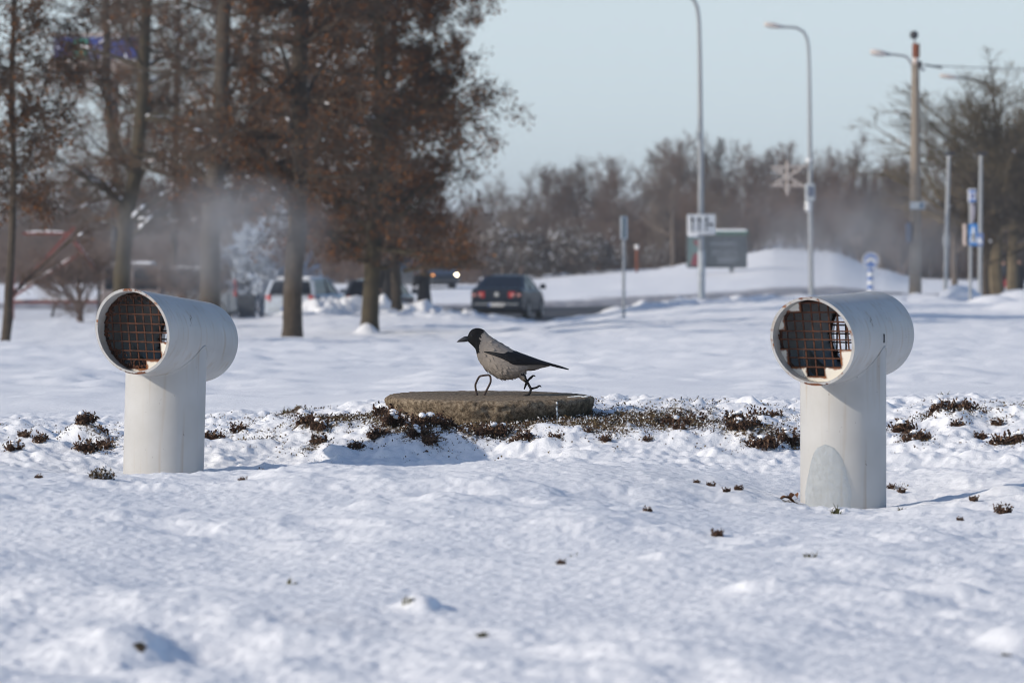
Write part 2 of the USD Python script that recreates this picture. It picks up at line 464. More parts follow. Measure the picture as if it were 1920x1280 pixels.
def lump(px, py, h, rx, ry, d=None):
    d = d or pixel_depth(px, py)
    BUMPS.append((d * (px - 960) / FPX, d, h, rx, ry))


def ground_base(x, d):
    x, d = np.broadcast_arrays(np.asarray(x, float), np.asarray(d, float))
    dd = np.maximum(d, 8.0)
    H = _FD(np.log(dd))                       # (..., ncols)
    u = np.clip(x / dd, _U[0], _U[-1])
    i = np.clip(np.searchsorted(_U, u) - 1, 0, len(_U) - 2)
    t = (u - _U[i]) / (_U[i + 1] - _U[i])
    t = t * t * (3 - 2 * t) * .5 + t * .5
    h = np.take_along_axis(H, i[..., None], -1)[..., 0] * (1 - t) + np.take_along_axis(H, (i + 1)[..., None], -1)[..., 0] * t
    ins, _ = road_inside(x, d)
    w = sstep(-2.0, .6, ins) * (np.abs(x) < 69)
    return h * (1 - w) + (ROAD_H - .02) * w


def pixel_depth(px, py, lo=7.0, hi=30.0):
    ds = np.linspace(lo, hi, 4000)
    ray = -(py - YH) * ds / FPX
    k = np.nonzero(ray <= ground_base(ds * (px - 960) / FPX, ds))[0]
    return float(ds[k[0]]) if len(k) else hi


def fb(p, s, o, seed):
    return meshkit.fbm(np.asarray(p) * s, o, seed) - .5


def ground(x, d, detail=True):
    x, d = np.broadcast_arrays(np.asarray(x, float), np.asarray(d, float))
    h = ground_base(x, d)
    p = np.stack([x, d, np.zeros_like(x)], -1)
    near = 1 - sstep(17.5, 21.0, d)
    heath = near * sstep(15.4, 16.6, d)                       # the lumpy belt with heather
    fore = near * (1 - heath)
    pf = np.stack([x, d * .75, np.zeros_like(x)], -1)
    rough = .25 + 1.3 * sstep(-.16, .2, fb(pf, 1.1, 2, 15))            # smooth drifts between crusted, trodden patches
    h = h + fore * (.075 * fb(pf, 1.4, 2, 3) + rough * (.034 * fb(pf, 4.3, 2, 5) + .020 * np.maximum(fb(pf, 9.0, 3, 9), -.06)))
    h = h + near * .009 * fb(p, 42.0, 2, 13)
    h = h + heath * (.06 * fb(p, 3.2, 2, 21) + .075 * np.maximum(fb(p, 9.0, 3, 23), -.05) + .022 * fb(p, 30.0, 2, 25))
    mid = sstep(18.5, 24.0, d) * (1 - sstep(125, 140, d))
    pm = np.stack([x, d * .55, np.zeros_like(x)], -1)
    h = h + mid * (.16 * fb(pm, .55, 4, 31) + .11 * np.maximum(fb(pm, 2.0, 3, 33), -.02))
    ins, beyond = road_inside(x, d)
    off = sstep(.5, 3.0, -ins)
    far = sstep(125, 150, d) * (1 - sstep(280, 400, d)) * off
    h = h + far * .22 * fb(p, .35, 3, 35)
    u = x / np.maximum(d, 1) * FPX + 960                       # clods of the ploughed bank, and heaps at the right
    bank = np.exp(-((d - 114.5) / 4.5) ** 2) * sstep(470, 570, u) * (1 - sstep(1010, 1120, u))
    bank = bank * (1 - .75 * sstep(860, 930, u))
    h = h + bank * (1.3 * np.maximum(fb(p, 1.25, 4, 41), -.10) + .4 * fb(p, 4.0, 3, 43))
    bank2 = np.exp(-((d - 118) / 5.0) ** 2) * sstep(1060, 1130, u) * (1 - sstep(1690, 1760, u))
    h = h + bank2 * (.55 * np.maximum(fb(p, 1.1, 3, 45), -.08) + .15 * fb(p, 3.6, 2, 46))
    slush = sstep(0, 1.0, beyond) * (1 - sstep(3, 7, beyond)) * (np.abs(x) < 69)
    h = h + slush * .35 * np.abs(fb(p, 1.2, 3, 47))
    for bx, by, bh, rx, ry in BUMPS:
        k = ((x - bx) / rx) ** 2 + ((d - by) / ry) ** 2
        m = k < 9
        if m.any():
            h = h + np.where(m, bh * np.exp(-np.minimum(k, 9) ** 1.5), 0)
    return h


lump(185, 1212, .036, .12, .20)
lump(255, 1206, .030, .09, .15)
lump(320, 1216, .020, .07, .12)
lump(790, 1142, .030, .045, .09)
lump(1905, 1200, .042, .07, .14)
lump(1870, 1235, .012, .06, .10)
lump(1480, 1190, .016, .11, .16)
lump(560, 1010, .014, .10, .14)
lump(1180, 1230, .014, .12, .16)
lump(1430, 1105, .02, .08, .07)
lump(1770, 1110, .025, .09, .07)
lump(1250, 1050, .018, .06, .05)
lump(690, 950, .018, .06, .05)
lump(630, 850, .016, .09, .09)
lump(735, 790, .02, .08, .08)
lump(770, 820, .012, .07, .07)
lump(900, 822, .014, .06, .06)
lump(1010, 812, .03, .08, .06)
lump(60, 815, .045, .10, .10)
lump(160, 825, .05, .09, .09)
lump(1790, 790, .035, .12, .10)
lump(1900, 930, .03, .10, .10)
lump(1420, 830, .03, .10, .07)
for vx, vy in ((303, 900), (1581, 962)):
    for k in range(11):
        lump(vx - 95 + k * 19 + (k * 31 % 9), vy - 4 + (k * 37 % 9), .003 + .007 * ((k * 53 % 7) / 7), .012 + .016 * ((k * 29 % 5) / 5), .03)
BUMPS.append((14.4 * (303 - 960) / FPX, 14.4, -.032, .42, .75))
LID_AT = P(919, 741, 17.24)
BUMPS.append((LID_AT[0] + .1, 17.3, -.02, .45, .45))
for px, py, dd, hh, r in ((1802, 560, 120, .42, .55), (1905, 565, 118, .22, .6), (1730, 565, 116, .14, .8), (1855, 572, 112, .2, .6), (1915, 600, 98, .2, .8)):
    BUMPS.append((dd * (px - 960) / FPX, dd, hh, r, 1.6 * r))
BUMPS.append((85 * (692 - 960) / FPX - .02, 84.4, .22, .22, .5))     # snow piled at the foot of the tree
BUMPS.append((115 * (1100 - 960) / FPX, 116, .10, .9, 1.4))


def gz(x, d):
    return float(gzs(np.array([x], float), np.array([d], float))[0])


def gzs(x, d):
    """Heights on the ground mesh itself (bilinear)."""
    i = np.clip(np.searchsorted(rows, d) - 1, 0, nr - 2)
    u = x / (.12 * np.maximum(d, 7.0))
    j = np.clip(np.searchsorted(ue, u) - 1, 0, nc - 2)
    a_, b_ = (d - rows[i]) / (rows[i + 1] - rows[i]), (u - ue[j]) / (ue[j + 1] - ue[j])
    return CZ + (gh[i, j] * (1 - b_) + gh[i, j + 1] * b_) * (1 - a_) + (gh[i + 1, j] * (1 - b_) + gh[i + 1, j + 1] * b_) * a_


def geo(a, b, r):
    return np.exp(np.linspace(math.log(a), math.log(b), int(math.log(b / a) / r) + 1))


rows = np.unique(np.concatenate([[-300, -60, -15, -2, 3, 5, 6.2], geo(6.8, 14.5, .0021), geo(14.5, 18.6, .00105), geo(18.6, 100, .0052), geo(100, 128, .0013),
                                 geo(128, 300, .0045), [340, 400, 500, 700, 1000, 1500, 2500, 4000]]))
ue = np.concatenate([np.linspace(-1.18, 1.18, 520), [1.3, 1.5, 1.8, 2.4, 3.4, 5, 8, 14, 30, 80, 200]])
ue = np.unique(np.concatenate([ue, -ue[520:]]))
W = .12 * np.maximum(rows, 7.0)
gx = np.clip(W[:, None] * ue[None, :], -2900, 2900)
gd = np.broadcast_to(rows[:, None], gx.shape)
gh = ground(gx, gd)
uu = gx / np.maximum(gd, 1) * FPX + 960
pp = np.stack([gx, gd, np.zeros_like(gx)], -1)
# bare turf: strongest right of the lid and in the heather belt
heath = sstep(15.6, 16.7, gd) * (1 - sstep(18.0, 18.7, gd))


clumps = [
    (182, 802, 20, 2, 'dark heather sprig with a snowy crest, just behind the left pipe'), (158, 813, 26, 1, 'round dark heather clump left of the leftmost pipe, half under snow'),
    (162, 833, 28, 0, None), (196, 828, 18, 2, None), (78, 831, 20, 0, None), (25, 842, 22, 1, None), (46, 818, 14, 2, None), (72, 884, 14, 0, None),
    (396, 806, 26, 1, 'dark heather clump touching the right edge of the leaning vent pipe'), (447, 803, 18, 2, None), (491, 876, 16, 0, None), (455, 884, 12, 2, None),
    (576, 790, 22, 2, 'twin dark heather tuft farthest left of the lid, left half'), (600, 795, 26, 1, 'twin dark heather tuft farthest left of the lid, right half'),
    (598, 816, 22, 0, None), (664, 826, 20, 1, 'brown heather under a round snow cap below the lid on its left'), (706, 806, 26, 0, None), (722, 768, 26, 2, 'rusty heather spray at the left edge of the concrete lid'),
    (737, 782, 32, 1, 'snow-dusted heather heap leaning on the left edge of the concrete lid'), (803, 788, 44, 3, 'large brown heather bush against the front of the lid, left of centre'), (835, 792, 26, 0, None),
    (780, 812, 26, 1, None), (928, 790, 40, 3, 'reddish brown heather bush against the front middle of the lid'), (905, 808, 20, 2, None), (870, 814, 18, 0, None), (806, 830, 18, 2, None),
    (985, 810, 20, 0, None), (1040, 818, 14, 2, None), (965, 820, 12, 2, None), (1100, 806, 12, 0, None), (1135, 822, 12, 2, None),
    (1266, 784, 34, 3, 'dark brown heather bush standing alone right of the lid'), (1305, 772, 26, 0, None), (1212, 820, 12, 0, None), (1272, 808, 14, 2, None),
    (1378, 778, 26, 1, None), (1421, 776, 26, 0, None), (1452, 778, 16, 2, None), (1412, 796, 24, 0, None), (1385, 814, 32, 3, 'grey brown blurred heather bush left of the right pipe, lower of two'), (1430, 824, 38, 3, 'wide grey brown heather bush closest to the left edge of the right pipe'),
    (1474, 816, 32, 1, None), (1692, 792, 32, 1, 'brown heather just right of the icy pipe'), (1718, 814, 36, 3, 'round brown heather bush right of the icy pipe'),
    (1764, 772, 34, 1, 'dark spreading heather beside the tallest heather bush'), (1800, 766, 42, 3, 'tallest reddish heather bush at the right of the picture'), (1795, 792, 20, 0, None), (1836, 768, 16, 2, None),
    (1838, 806, 14, 2, None), (1872, 822, 24, 0, None), (1908, 816, 28, 1, None), (1870, 786, 16, 0, None), (1690, 908, 16, 0, None), (1672, 903, 14, 2, None), (1880, 945, 30, 0, None), (1826, 938, 14, 2, None), (1742, 951, 12, 2, None),
    (1333, 912, 18, 0, None), (1385, 930, 14, 2, None), (1306, 908, 10, 2, None), (1362, 930, 12, 2, None), (1215, 955, 14, 0, None), (1345, 992, 16, 2, None), (1052, 1048, 10, 2, None), (1800, 973, 12, 0, None)]


def blob(px, py, rx, rd, k=1.0, d=None):
    d = d or pixel_depth(px, py)
    return k * np.exp(-((gx - d * (px - 960) / FPX) / rx) ** 2 - ((gd - d) / rd) ** 2)


bare = heath * (.26 + .5 * fb(pp, 5.0, 3, 51) + .25 * fb(pp, 1.3, 2, 53))
bare = bare + blob(1215, 782, .30, .35, .55) + blob(1130, 785, .2, .22, .4) + blob(1330, 785, .3, .3, .3) + blob(660, 783, .17, .22, .55) + blob(540, 783, .08, .12, .45)
bare = bare + blob(930, 790, .45, .16, .38) + blob(1420, 815, .18, .12, .35) + blob(1780, 780, .2, .25, .25)
for px, py, r, k in ((262, 1218, .018, .9), (1888, 1222, .018, .8), (905, 1192, .014, .75), (1520, 1042, .018, .6), (1050, 1048, .02, .5), (540, 1083, .02, .5), (1215, 955, .03, .55), (1350, 992, .04, .45),
                   (765, 1140, .02, .6), (1580, 958, .20, .5), (1480, 945, .06, .5), (1340, 915, .07, .45), (1690, 910, .06, .55), (1880, 945, .08, .5), (190, 892, .05, .7), (1800, 975, .02, .6), (1190, 960, .02, .45)):
    bare = bare + blob(px, py, r, r * 2.2, k)
for px, py, size, var, label in clumps:
    if py < 870:
        bare = bare + blob(px + 6, py + size * .4, size / 464 * 1.15, size / 464 * 1.6, .24)
bare = np.where(gd < 22, bare, 0)
_, beyond = road_inside(gx, gd)
ins, _ = road_inside(gx, gd)
dirt = np.where(np.abs(gx) < 69, .72 * sstep(-1.2, .2, beyond) * (1 - sstep(2.5, 8.0, beyond)) + .35 * sstep(-1.5, 0, ins) * (1 - sstep(0, .5, ins)), 0)
dirt = dirt + np.where((gd > 128) & (gd < 165) & (gx < -6), .28, 0)
nr, nc = gx.shape
gv = np.stack([gx, gd, gh + CZ], -1).reshape(-1, 3)
q = (np.arange(nr - 1)[:, None] * nc + np.arange(nc - 1)[None, :]).ravel()
gf = np.concatenate([np.stack([q, q + 1, q + nc + 1], 1), np.stack([q, q + nc + 1, q + nc], 1)])
tag(part(None, 'snowy_ground', (gv, gf), M['ground'], True, attrs={'bare': np.clip(bare, 0, 1.2).ravel(), 'dirt': np.clip(dirt, 0, 1).ravel()}), kind='structure')

# the road, a sheet just above the ground
xs = np.linspace(-7, 68, 160)
near = np.interp(xs, ROAD_NEAR[:, 0], ROAD_NEAR[:, 1]) + .5
farr = np.interp(xs, ROAD_FAR[:, 0], ROAD_FAR[:, 1]) - .5
ts = np.linspace(0, 1, 9)
rv = np.stack([np.repeat(xs[:, None], 9, 1), near[:, None] * (1 - ts) + farr[:, None] * ts, np.full((160, 9), CZ + ROAD_H)], -1).reshape(-1, 3)
q = (np.arange(159)[:, None] * 9 + np.arange(8)[None, :]).ravel()
rf = np.concatenate([np.stack([q, q + 10, q + 1], 1), np.stack([q, q + 9, q + 10], 1)])
tag(part(None, 'road', (rv, rf), M['asphalt']), kind='structure')

# ------------------------------------------------------------------ ventilation pipes
M['pipe'] = usdkit.material(stage, LOOKS + '/pipe_paint', {
    't': ('texture_coordinate', {}), 'lip': ('attribute', {'attribute': 'lip'}),
    'n': ('noise_texture', {'scale': 7.0, 'detail': 4.0}), 'n2': ('noise_texture', {'scale': 30.0, 'detail': 5.0, 'roughness': .7}),
    'ms': ('mapping', {'scale': (1.0, 1.0, .05)}), 'n3': ('noise_texture', {'scale': 34.0, 'detail': 3.0}),
    'n4': ('noise_texture', {'scale': 75.0, 'detail': 2.0}),
    'c': ('rgb_ramp', {'ramp': [(.3, (.40, .39, .375)), (.7, (.455, .45, .44))]}),
    'st': ('map_range', {'from_min': .54, 'from_max': .70, 'to_min': 0.0, 'to_max': .42, 'clamp': True}),
    'stc': ('color', {'value': (.33, .24, .15)}), 'm0': ('mix_color', {}),
    'sp': ('map_range', {'from_min': .73, 'from_max': .76, 'to_min': 0.0, 'to_max': .8, 'clamp': True}),
    'spc': ('color', {'value': (.12, .1, .09)}), 'm1': ('mix_color', {}),
    's': ('math', {'math_type': 'add'}), 'th': ('map_range', {'from_min': 1.13, 'from_max': 1.22, 'to_min': 0.0, 'to_max': 1.0, 'clamp': True}),
    'rr': ('rgb_ramp', {'ramp': [(.35, (.035, .014, .008)), (.6, (.17, .055, .018)), (.75, (.3, .12, .04))]}),
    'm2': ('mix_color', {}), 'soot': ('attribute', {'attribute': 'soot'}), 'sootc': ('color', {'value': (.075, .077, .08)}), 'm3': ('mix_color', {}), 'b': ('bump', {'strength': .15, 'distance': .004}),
    'p': ('principled_bsdf', {'roughness': .5, 'specular_ior_level': .4})},
    [('t.object', 'n.vector'), ('t.object', 'n2.vector'), ('t.object', 'ms.vector'), ('ms.vector', 'n3.vector'), ('t.object', 'n4.vector'),
     ('n.fac', 'c.fac'), ('n3.fac', 'st.value'), ('st.result', 'm0.fac'), ('c.color', 'm0.a'), ('stc.color', 'm0.b'),
     ('n4.fac', 'sp.value'), ('sp.result', 'm1.fac'), ('m0.result', 'm1.a'), ('spc.color', 'm1.b'),
     ('lip.fac', 's.value1'), ('n2.fac', 's.value2'), ('s.value', 'th.value'), ('n2.fac', 'rr.fac'),
     ('m1.result', 'm2.a'), ('rr.color', 'm2.b'), ('th.result', 'm2.fac'), ('m2.result', 'm3.a'), ('sootc.color', 'm3.b'), ('soot.fac', 'm3.fac'), ('m3.result', 'p.base_color'), ('n2.fac', 'b.height'), ('b.normal', 'p.normal')], surface='p.BSDF')
M['pipe_inside'] = plain('pipe_inside', (.2, .2, .205), .7, 9, .35)
M['plate'] = usdkit.material(stage, LOOKS + '/plate_paint', {
    't': ('texture_coordinate', {}), 'e': ('attribute', {'attribute': 'edge'}), 'n': ('noise_texture', {'scale': 26.0, 'detail': 5.0, 'roughness': .7}),
    's': ('math', {'math_type': 'add'}), 'th': ('map_range', {'from_min': .92, 'from_max': 1.12, 'to_min': 0.0, 'to_max': 1.0, 'clamp': True}),
    'rr': ('rgb_ramp', {'ramp': [(.35, (.05, .018, .01)), (.55, (.2, .065, .02)), (.72, (.42, .19, .06))]}),
    'c': ('color', {'value': (.72, .68, .6)}), 'm': ('mix_color', {}), 'p': ('principled_bsdf', {'roughness': .65})},
    [('t.object', 'n.vector'), ('e.fac', 's.value1'), ('n.fac', 's.value2'), ('s.value', 'th.value'), ('n.fac', 'rr.fac'), ('c.color', 'm.a'), ('rr.color', 'm.b'),
     ('th.result', 'm.fac'), ('m.result', 'p.base_color')], surface='p.BSDF')
M['ice'] = usdkit.material(stage, LOOKS + '/ice', {
    't': ('texture_coordinate', {}), 'n': ('noise_texture', {'scale': 70.0, 'detail': 5.0, 'roughness': .7}), 'b': ('bump', {'strength': .9, 'distance': .012}),
    'tr': ('transparent_bsdf', {'color': (.93, .96, .98)}), 'p': ('principled_bsdf', {'base_color': (.46, .50, .55), 'roughness': .16, 'ior': 1.31}),
    'r': ('map_range', {'from_min': .35, 'from_max': .7, 'to_min': .06, 'to_max': .42, 'clamp': True}), 'm': ('mix_closure', {})},
    [('t.object', 'n.vector'), ('n.fac', 'b.height'), ('b.normal', 'p.normal'), ('n.fac', 'r.value'), ('r.result', 'm.fac'), ('tr.BSDF', 'm.closure1'), ('p.BSDF', 'm.closure2')], surface='m.closure')

R_OUT, R_IN, HALF, REC = .153, .143, .37, .072


def grid_cells(spec, pitch, ox, oy):
    """The centres of the filled (plated) cells of a grate; spec(i, j) says whether a cell is plated."""
    out = []
    for i in range(-5, 6):
        for j in range(-5, 6):
            x, y = (i + .5) * pitch + ox, (j + .5) * pitch + oy
            if math.hypot(x, y) < R_IN + pitch and spec(i, j):
                out.append((x, y))
    return out


def vent(label, px_top, d, py_axis, base_z, az, pitch_deg, lean_deg, plated, rng, pitch, ox, oy, rust_mat, rust_bias, kx, kz):
    """A white T-shaped pipe. Local frame: tee axis along -y (mouth towards -y), tee centre at height h."""
    top = P(px_top, py_axis, d)
    h = top[2] - base_z
    t = thing('vent_pipe', label, 'vent pipe', (top[0], top[1], base_z), az, 'white T-shaped vent pipes', tilt=(pitch_deg[0], lean_deg, 0))
    N = 96
    outer = m3.Manifold.cylinder(2 * HALF + .3, R_OUT, R_OUT, N).rotate([90, 0, 0]).translate([0, HALF, h])
    nl = math.sqrt(1 + kx * kx + kz * kz)                  # the mouth is cut at a slant, its top standing out like a hood
    outer = outer.trim_by_plane([kx / nl, 1 / nl, kz / nl], (-HALF + kz * h) / nl)
    post = m3.Manifold.cylinder(h + .35, R_OUT - .003, R_OUT - .003, N).translate([0, 0, -.35])
    inner = m3.Manifold.cylinder(2 * HALF + .6, R_IN, R_IN, N).rotate([90, 0, 0]).translate([0, HALF + .2, h])
    hole = m3.Manifold.cylinder(h + .1, R_IN - .003, R_IN - .003, N).translate([0, 0, -.1])
    rot = [pitch_deg[1], 0, 0]

    def turn(m):
        return m.translate([0, 0, -h]).rotate(rot).translate([0, 0, h])
    body = (turn(outer) + post) - turn(inner) - hole
    body = body.refine_to_length(.016)
    bm = from_manifold(body)
    v, f, n = meshkit.arrays(bm, 35)
    a = math.radians(pitch_deg[1])
    axis = np.array([0, math.cos(a), math.sin(a)])
    al = (v - [0, 0, h]) @ axis
    rad = np.linalg.norm(np.cross(v - [0, 0, h], axis), axis=1)
    w = v - [0, 0, h]
    wy, wz = w[:, 1] * math.cos(a) + w[:, 2] * math.sin(a), -w[:, 1] * math.sin(a) + w[:, 2] * math.cos(a)
    dist = np.minimum((wy + kx * w[:, 0] + kz * wz + HALF) / nl, HALF - wy)        # from the nearer open end
    onend = (np.abs(dist) < .001) & (rad > R_IN - .01)
    lip = np.clip(1 - dist / .010, 0, 1) * .44 + np.where(onend, rust_bias, 0)
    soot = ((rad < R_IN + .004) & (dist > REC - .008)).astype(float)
    low = np.clip(((v - [0, 0, h]) @ [0, -math.sin(a), math.cos(a)]) / R_OUT, -1, 1)
    lip = lip + np.where((dist < .022) & (low < -.95), .35, 0) + np.where((dist < .012) & (low > .93), .12, 0)
    part(t, 'pipe_body', trimesh.Trimesh(v, f, process=False), M['pipe'], 35 if False else True, attrs={'lip': np.clip(lip, 0, 1.2), 'soot': soot})
    # a weld bead where the tee meets the post
    th = np.linspace(0, 2 * np.pi, 90)
    rp = R_OUT - .003
    bead = np.stack([rp * np.cos(th), rp * np.sin(th), h - np.sqrt(np.maximum(R_OUT ** 2 - (rp * np.cos(th)) ** 2, 0)) + rp * np.sin(th) * math.tan(a)], 1)
    part(t, 'weld_bead', tube(bead, .0035, 6, False), M['pipe'], True, attrs={'lip': np.zeros(90 * 6), 'soot': np.zeros(90 * 6)})

    def put(m, y0):                                       # from grate plane coords (x right, z up at y0) to the tee
        if y0 < 0:                                        # the front grate lies parallel to the slanted mouth
            m.apply_transform(np.array([[1, 0, 0, 0], [-kx, 1, -kz, 0], [0, 0, 1, 0], [0, 0, 0, 1.0]]))
        m.apply_translation((0, y0, 0))
        m.apply_transform(trimesh.transformations.rotation_matrix(a, [1, 0, 0]))
        m.apply_translation((0, 0, h))
        return m
    for end, rec in ((-1, REC), (1, .07)):
        y0 = end * (HALF - rec)
        x = -5
        for k in range(-6, 7):
            c = k * pitch + ox
            if abs(c) < R_IN - .008:
                L = math.sqrt(R_IN ** 2 - c * c)
                j = rng.normal(0, .0012, 4)
                part(t, 'grate_bar', put(bar((c + j[0], 0, -L), (c + j[1], 0, L), .0052, .0052), y0), rust_mat)
            c = k * pitch + oy
            if abs(c) < R_IN - .008:
                L = math.sqrt(R_IN ** 2 - c * c)
                j = rng.normal(0, .0012, 4)
                part(t, 'grate_bar', put(bar((-L, -.0054, c + j[2]), (L, -.0054, c + j[3]), .0052, .0052), y0), rust_mat)
        ring = np.stack([np.cos(th) * (R_IN - .004), 0 * th, np.sin(th) * (R_IN - .004)], 1)
        part(t, 'grate_ring', put(tube(ring, .0055, 6, False), y0 + .008), rust_mat)
        if end == -1:
            disc = m3.CrossSection.circle(R_IN - .001, 72)
            sq = None
            for (cx, cy) in grid_cells(plated, pitch, ox, oy):
                s = m3.CrossSection.square([pitch * 1.0, pitch * 1.0], True).translate([cx, cy])
                sq = s if sq is None else sq + s
            keep = disc ^ sq
            pl = from_manifold(keep.extrude(.004).refine_to_length(.009))
            vv = np.array(pl.vertices)
            allc = np.array([((i + .5) * pitch + ox, (j + .5) * pitch + oy) for i in range(-5, 5) for j in range(-5, 5) if not plated(i, j)])
            dd = np.min(np.max(np.abs(vv[:, None, :2] - allc[None]), -1) - pitch / 2, 1)
            edge = np.clip(1 - dd / .016, 0, 1) * .56 + .17 + (.35 * sstep(0, -.1, vv[:, 0]) if rust_bias < .1 else 0)
            pl.vertices = np.stack([vv[:, 0], vv[:, 2], vv[:, 1]], 1)
            pl.faces = np.asarray(pl.faces)[:, ::-1]
            part(t, 'grate_plate', put(pl, y0 - .014), M['plate'], False, attrs={'edge': edge})
    # flakes of rust crusted round the edge of the front grate
    fl_ = []
    for k in range(150 if rust_bias < .11 else 40):
        an = math.radians(rng.uniform(60, 285) if rust_bias < .11 else rng.uniform(150, 380))
        rd = R_IN * (1 - abs(rng.normal(0, .10 if rust_bias < .11 else .03)))
        e_ = trimesh.creation.icosphere(1, 1.0)
        e_.apply_scale((rng.uniform(.002, .006), .003, rng.uniform(.002, .009)))
        e_.apply_transform(trimesh.transformations.rotation_matrix(rng.uniform(0, 3), [0, 1, 0]))
        e_.apply_translation((rd * math.cos(an), rng.uniform(-.012, .004), rd * math.sin(an)))
        fl_.append(e_)
    part(t, 'rust_crust', put(cat(*fl_), -(HALF - REC)), rust_mat, kind='stuff')
    # faint scratches along the flank and a dark slot
    S_ = []
    for k in range(46 if rust_bias < .1 else 5):
        y_, f_ = -.16 + k * .0095 + rng.normal(0, .002), math.radians(24 + rng.normal(0, 3.5)) + .0 * k
        e_, g_ = rng.normal(0, .006), rng.normal(0, .05)
        q0, q1 = [np.array([(R_OUT + .0003) * math.cos(t_), yy, (R_OUT + .0003) * math.sin(t_)]) for t_, yy in ((f_, y_), (f_ + g_, y_ + e_))]
        S_.append((q0, q1, .0006, .0005))
    part(t, 'scratches', put(segs_mesh(S_, 4), 0.0), M['dark_metal'], kind='stuff')
    if rust_bias > .1:
        sl = hull([(R_OUT * math.cos(.02), -.02, .012), (R_OUT * math.cos(.02), -.02, -.012)], .004)
        part(t, 'slot', put(sl, 0.0), M['dark_metal'], True)
    return t, h


def plated_left(i, j):
    return (i >= 3 and j <= -2) or (j <= -4 and i >= 1) or j <= -5


def plated_right(i, j):
    return (j >= 3 and i <= -3) or (i <= -5 and (j >= 1 or j <= -2)) or (j <= -4 and (i <= -3 or i >= 0)) or j <= -5 or (i >= 2 and j <= -2)


rngv = np.random.default_rng(4)
dL, dR = 15.9, 14.9
zL = CZ - dL * (896 - YH) / FPX
zR = CZ - dR * (958 - YH) / FPX
vent_left, hL = vent('white T-shaped vent pipe with dark rusty grate, near the small leaning tree trunk', 306, dL, 631, zL, math.radians(-15.5), (0, -4.4), 1.6,
                     plated_left, rngv, .0327, -.009, 0.0, M['rust'], .10, .17, .40)
vent_right, hR = vent('white T-shaped vent pipe with ice frozen to its foot and white plated grate', 1581, dR, 633, zR, math.radians(-21.0), (0, 0.6), 0.0,
                      plated_right, rngv, .0317, .015, 0.003, M['rust'], .12, .08, .33)

# ice frozen to the right post: a rounded sheet on its sunlit front left
hs, k = 26, 22
iv = []
for i in range(hs):
    s = i / (hs - 1)
    z = -.05 + s * .29
    wid = (.66 * (1 - s ** 5) ** .5 * (1.0 - .34 * s) + .02) * (1 + .16 * (float(meshkit.noise(np.array([[s * 7, 3.0, 1.0]]))[0]) - .5))
    for j in range(k):
        tt = j / (k - 1) * 2 - 1
        ph = math.radians(-118 + 21) + tt * wid
        thick = .003 + (.009 + .030 * (1 - s) ** 3) * math.sqrt(max(0, 1 - tt ** 6)) * (1 if i < hs - 1 else 0) + .006 * float(meshkit.noise(np.array([[tt * 5, s * 12, 2.0]]))[0]) * (1 - abs(tt) ** 4)
        r = R_OUT - .006 + thick
        iv.append((r * math.cos(ph), r * math.sin(ph), z))
iv = np.array(iv)
q = (np.arange(hs - 1)[:, None] * k + np.arange(k - 1)[None, :]).ravel()
iface = np.concatenate([np.stack([q, q + 1, q + k + 1], 1), np.stack([q, q + k + 1, q + k], 1)])
back = iv.copy()
back[:, :2] *= ((R_OUT - .008) / np.linalg.norm(iv[:, :2], axis=1))[:, None]
nb = len(iv)
edge = [i for i in range(k)] + [r_ * k + k - 1 for r_ in range(1, hs)] + [(hs - 1) * k + j for j in range(k - 2, -1, -1)] + [r_ * k for r_ in range(hs - 2, 0, -1)]
sides = []
for a_, b_ in zip(edge, edge[1:] + edge[:1]):
    sides += [[a_, b_ + nb, b_], [a_, a_ + nb, b_ + nb]]
ice = trimesh.Trimesh(np.vstack([iv, back]), np.vstack([iface, iface[:, ::-1] + nb, np.array(sides)]), process=False)
part(vent_right, 'ice_sheet', ice, M['ice'], True, label='clear rounded sheet of ice frozen to the foot of the pipe')

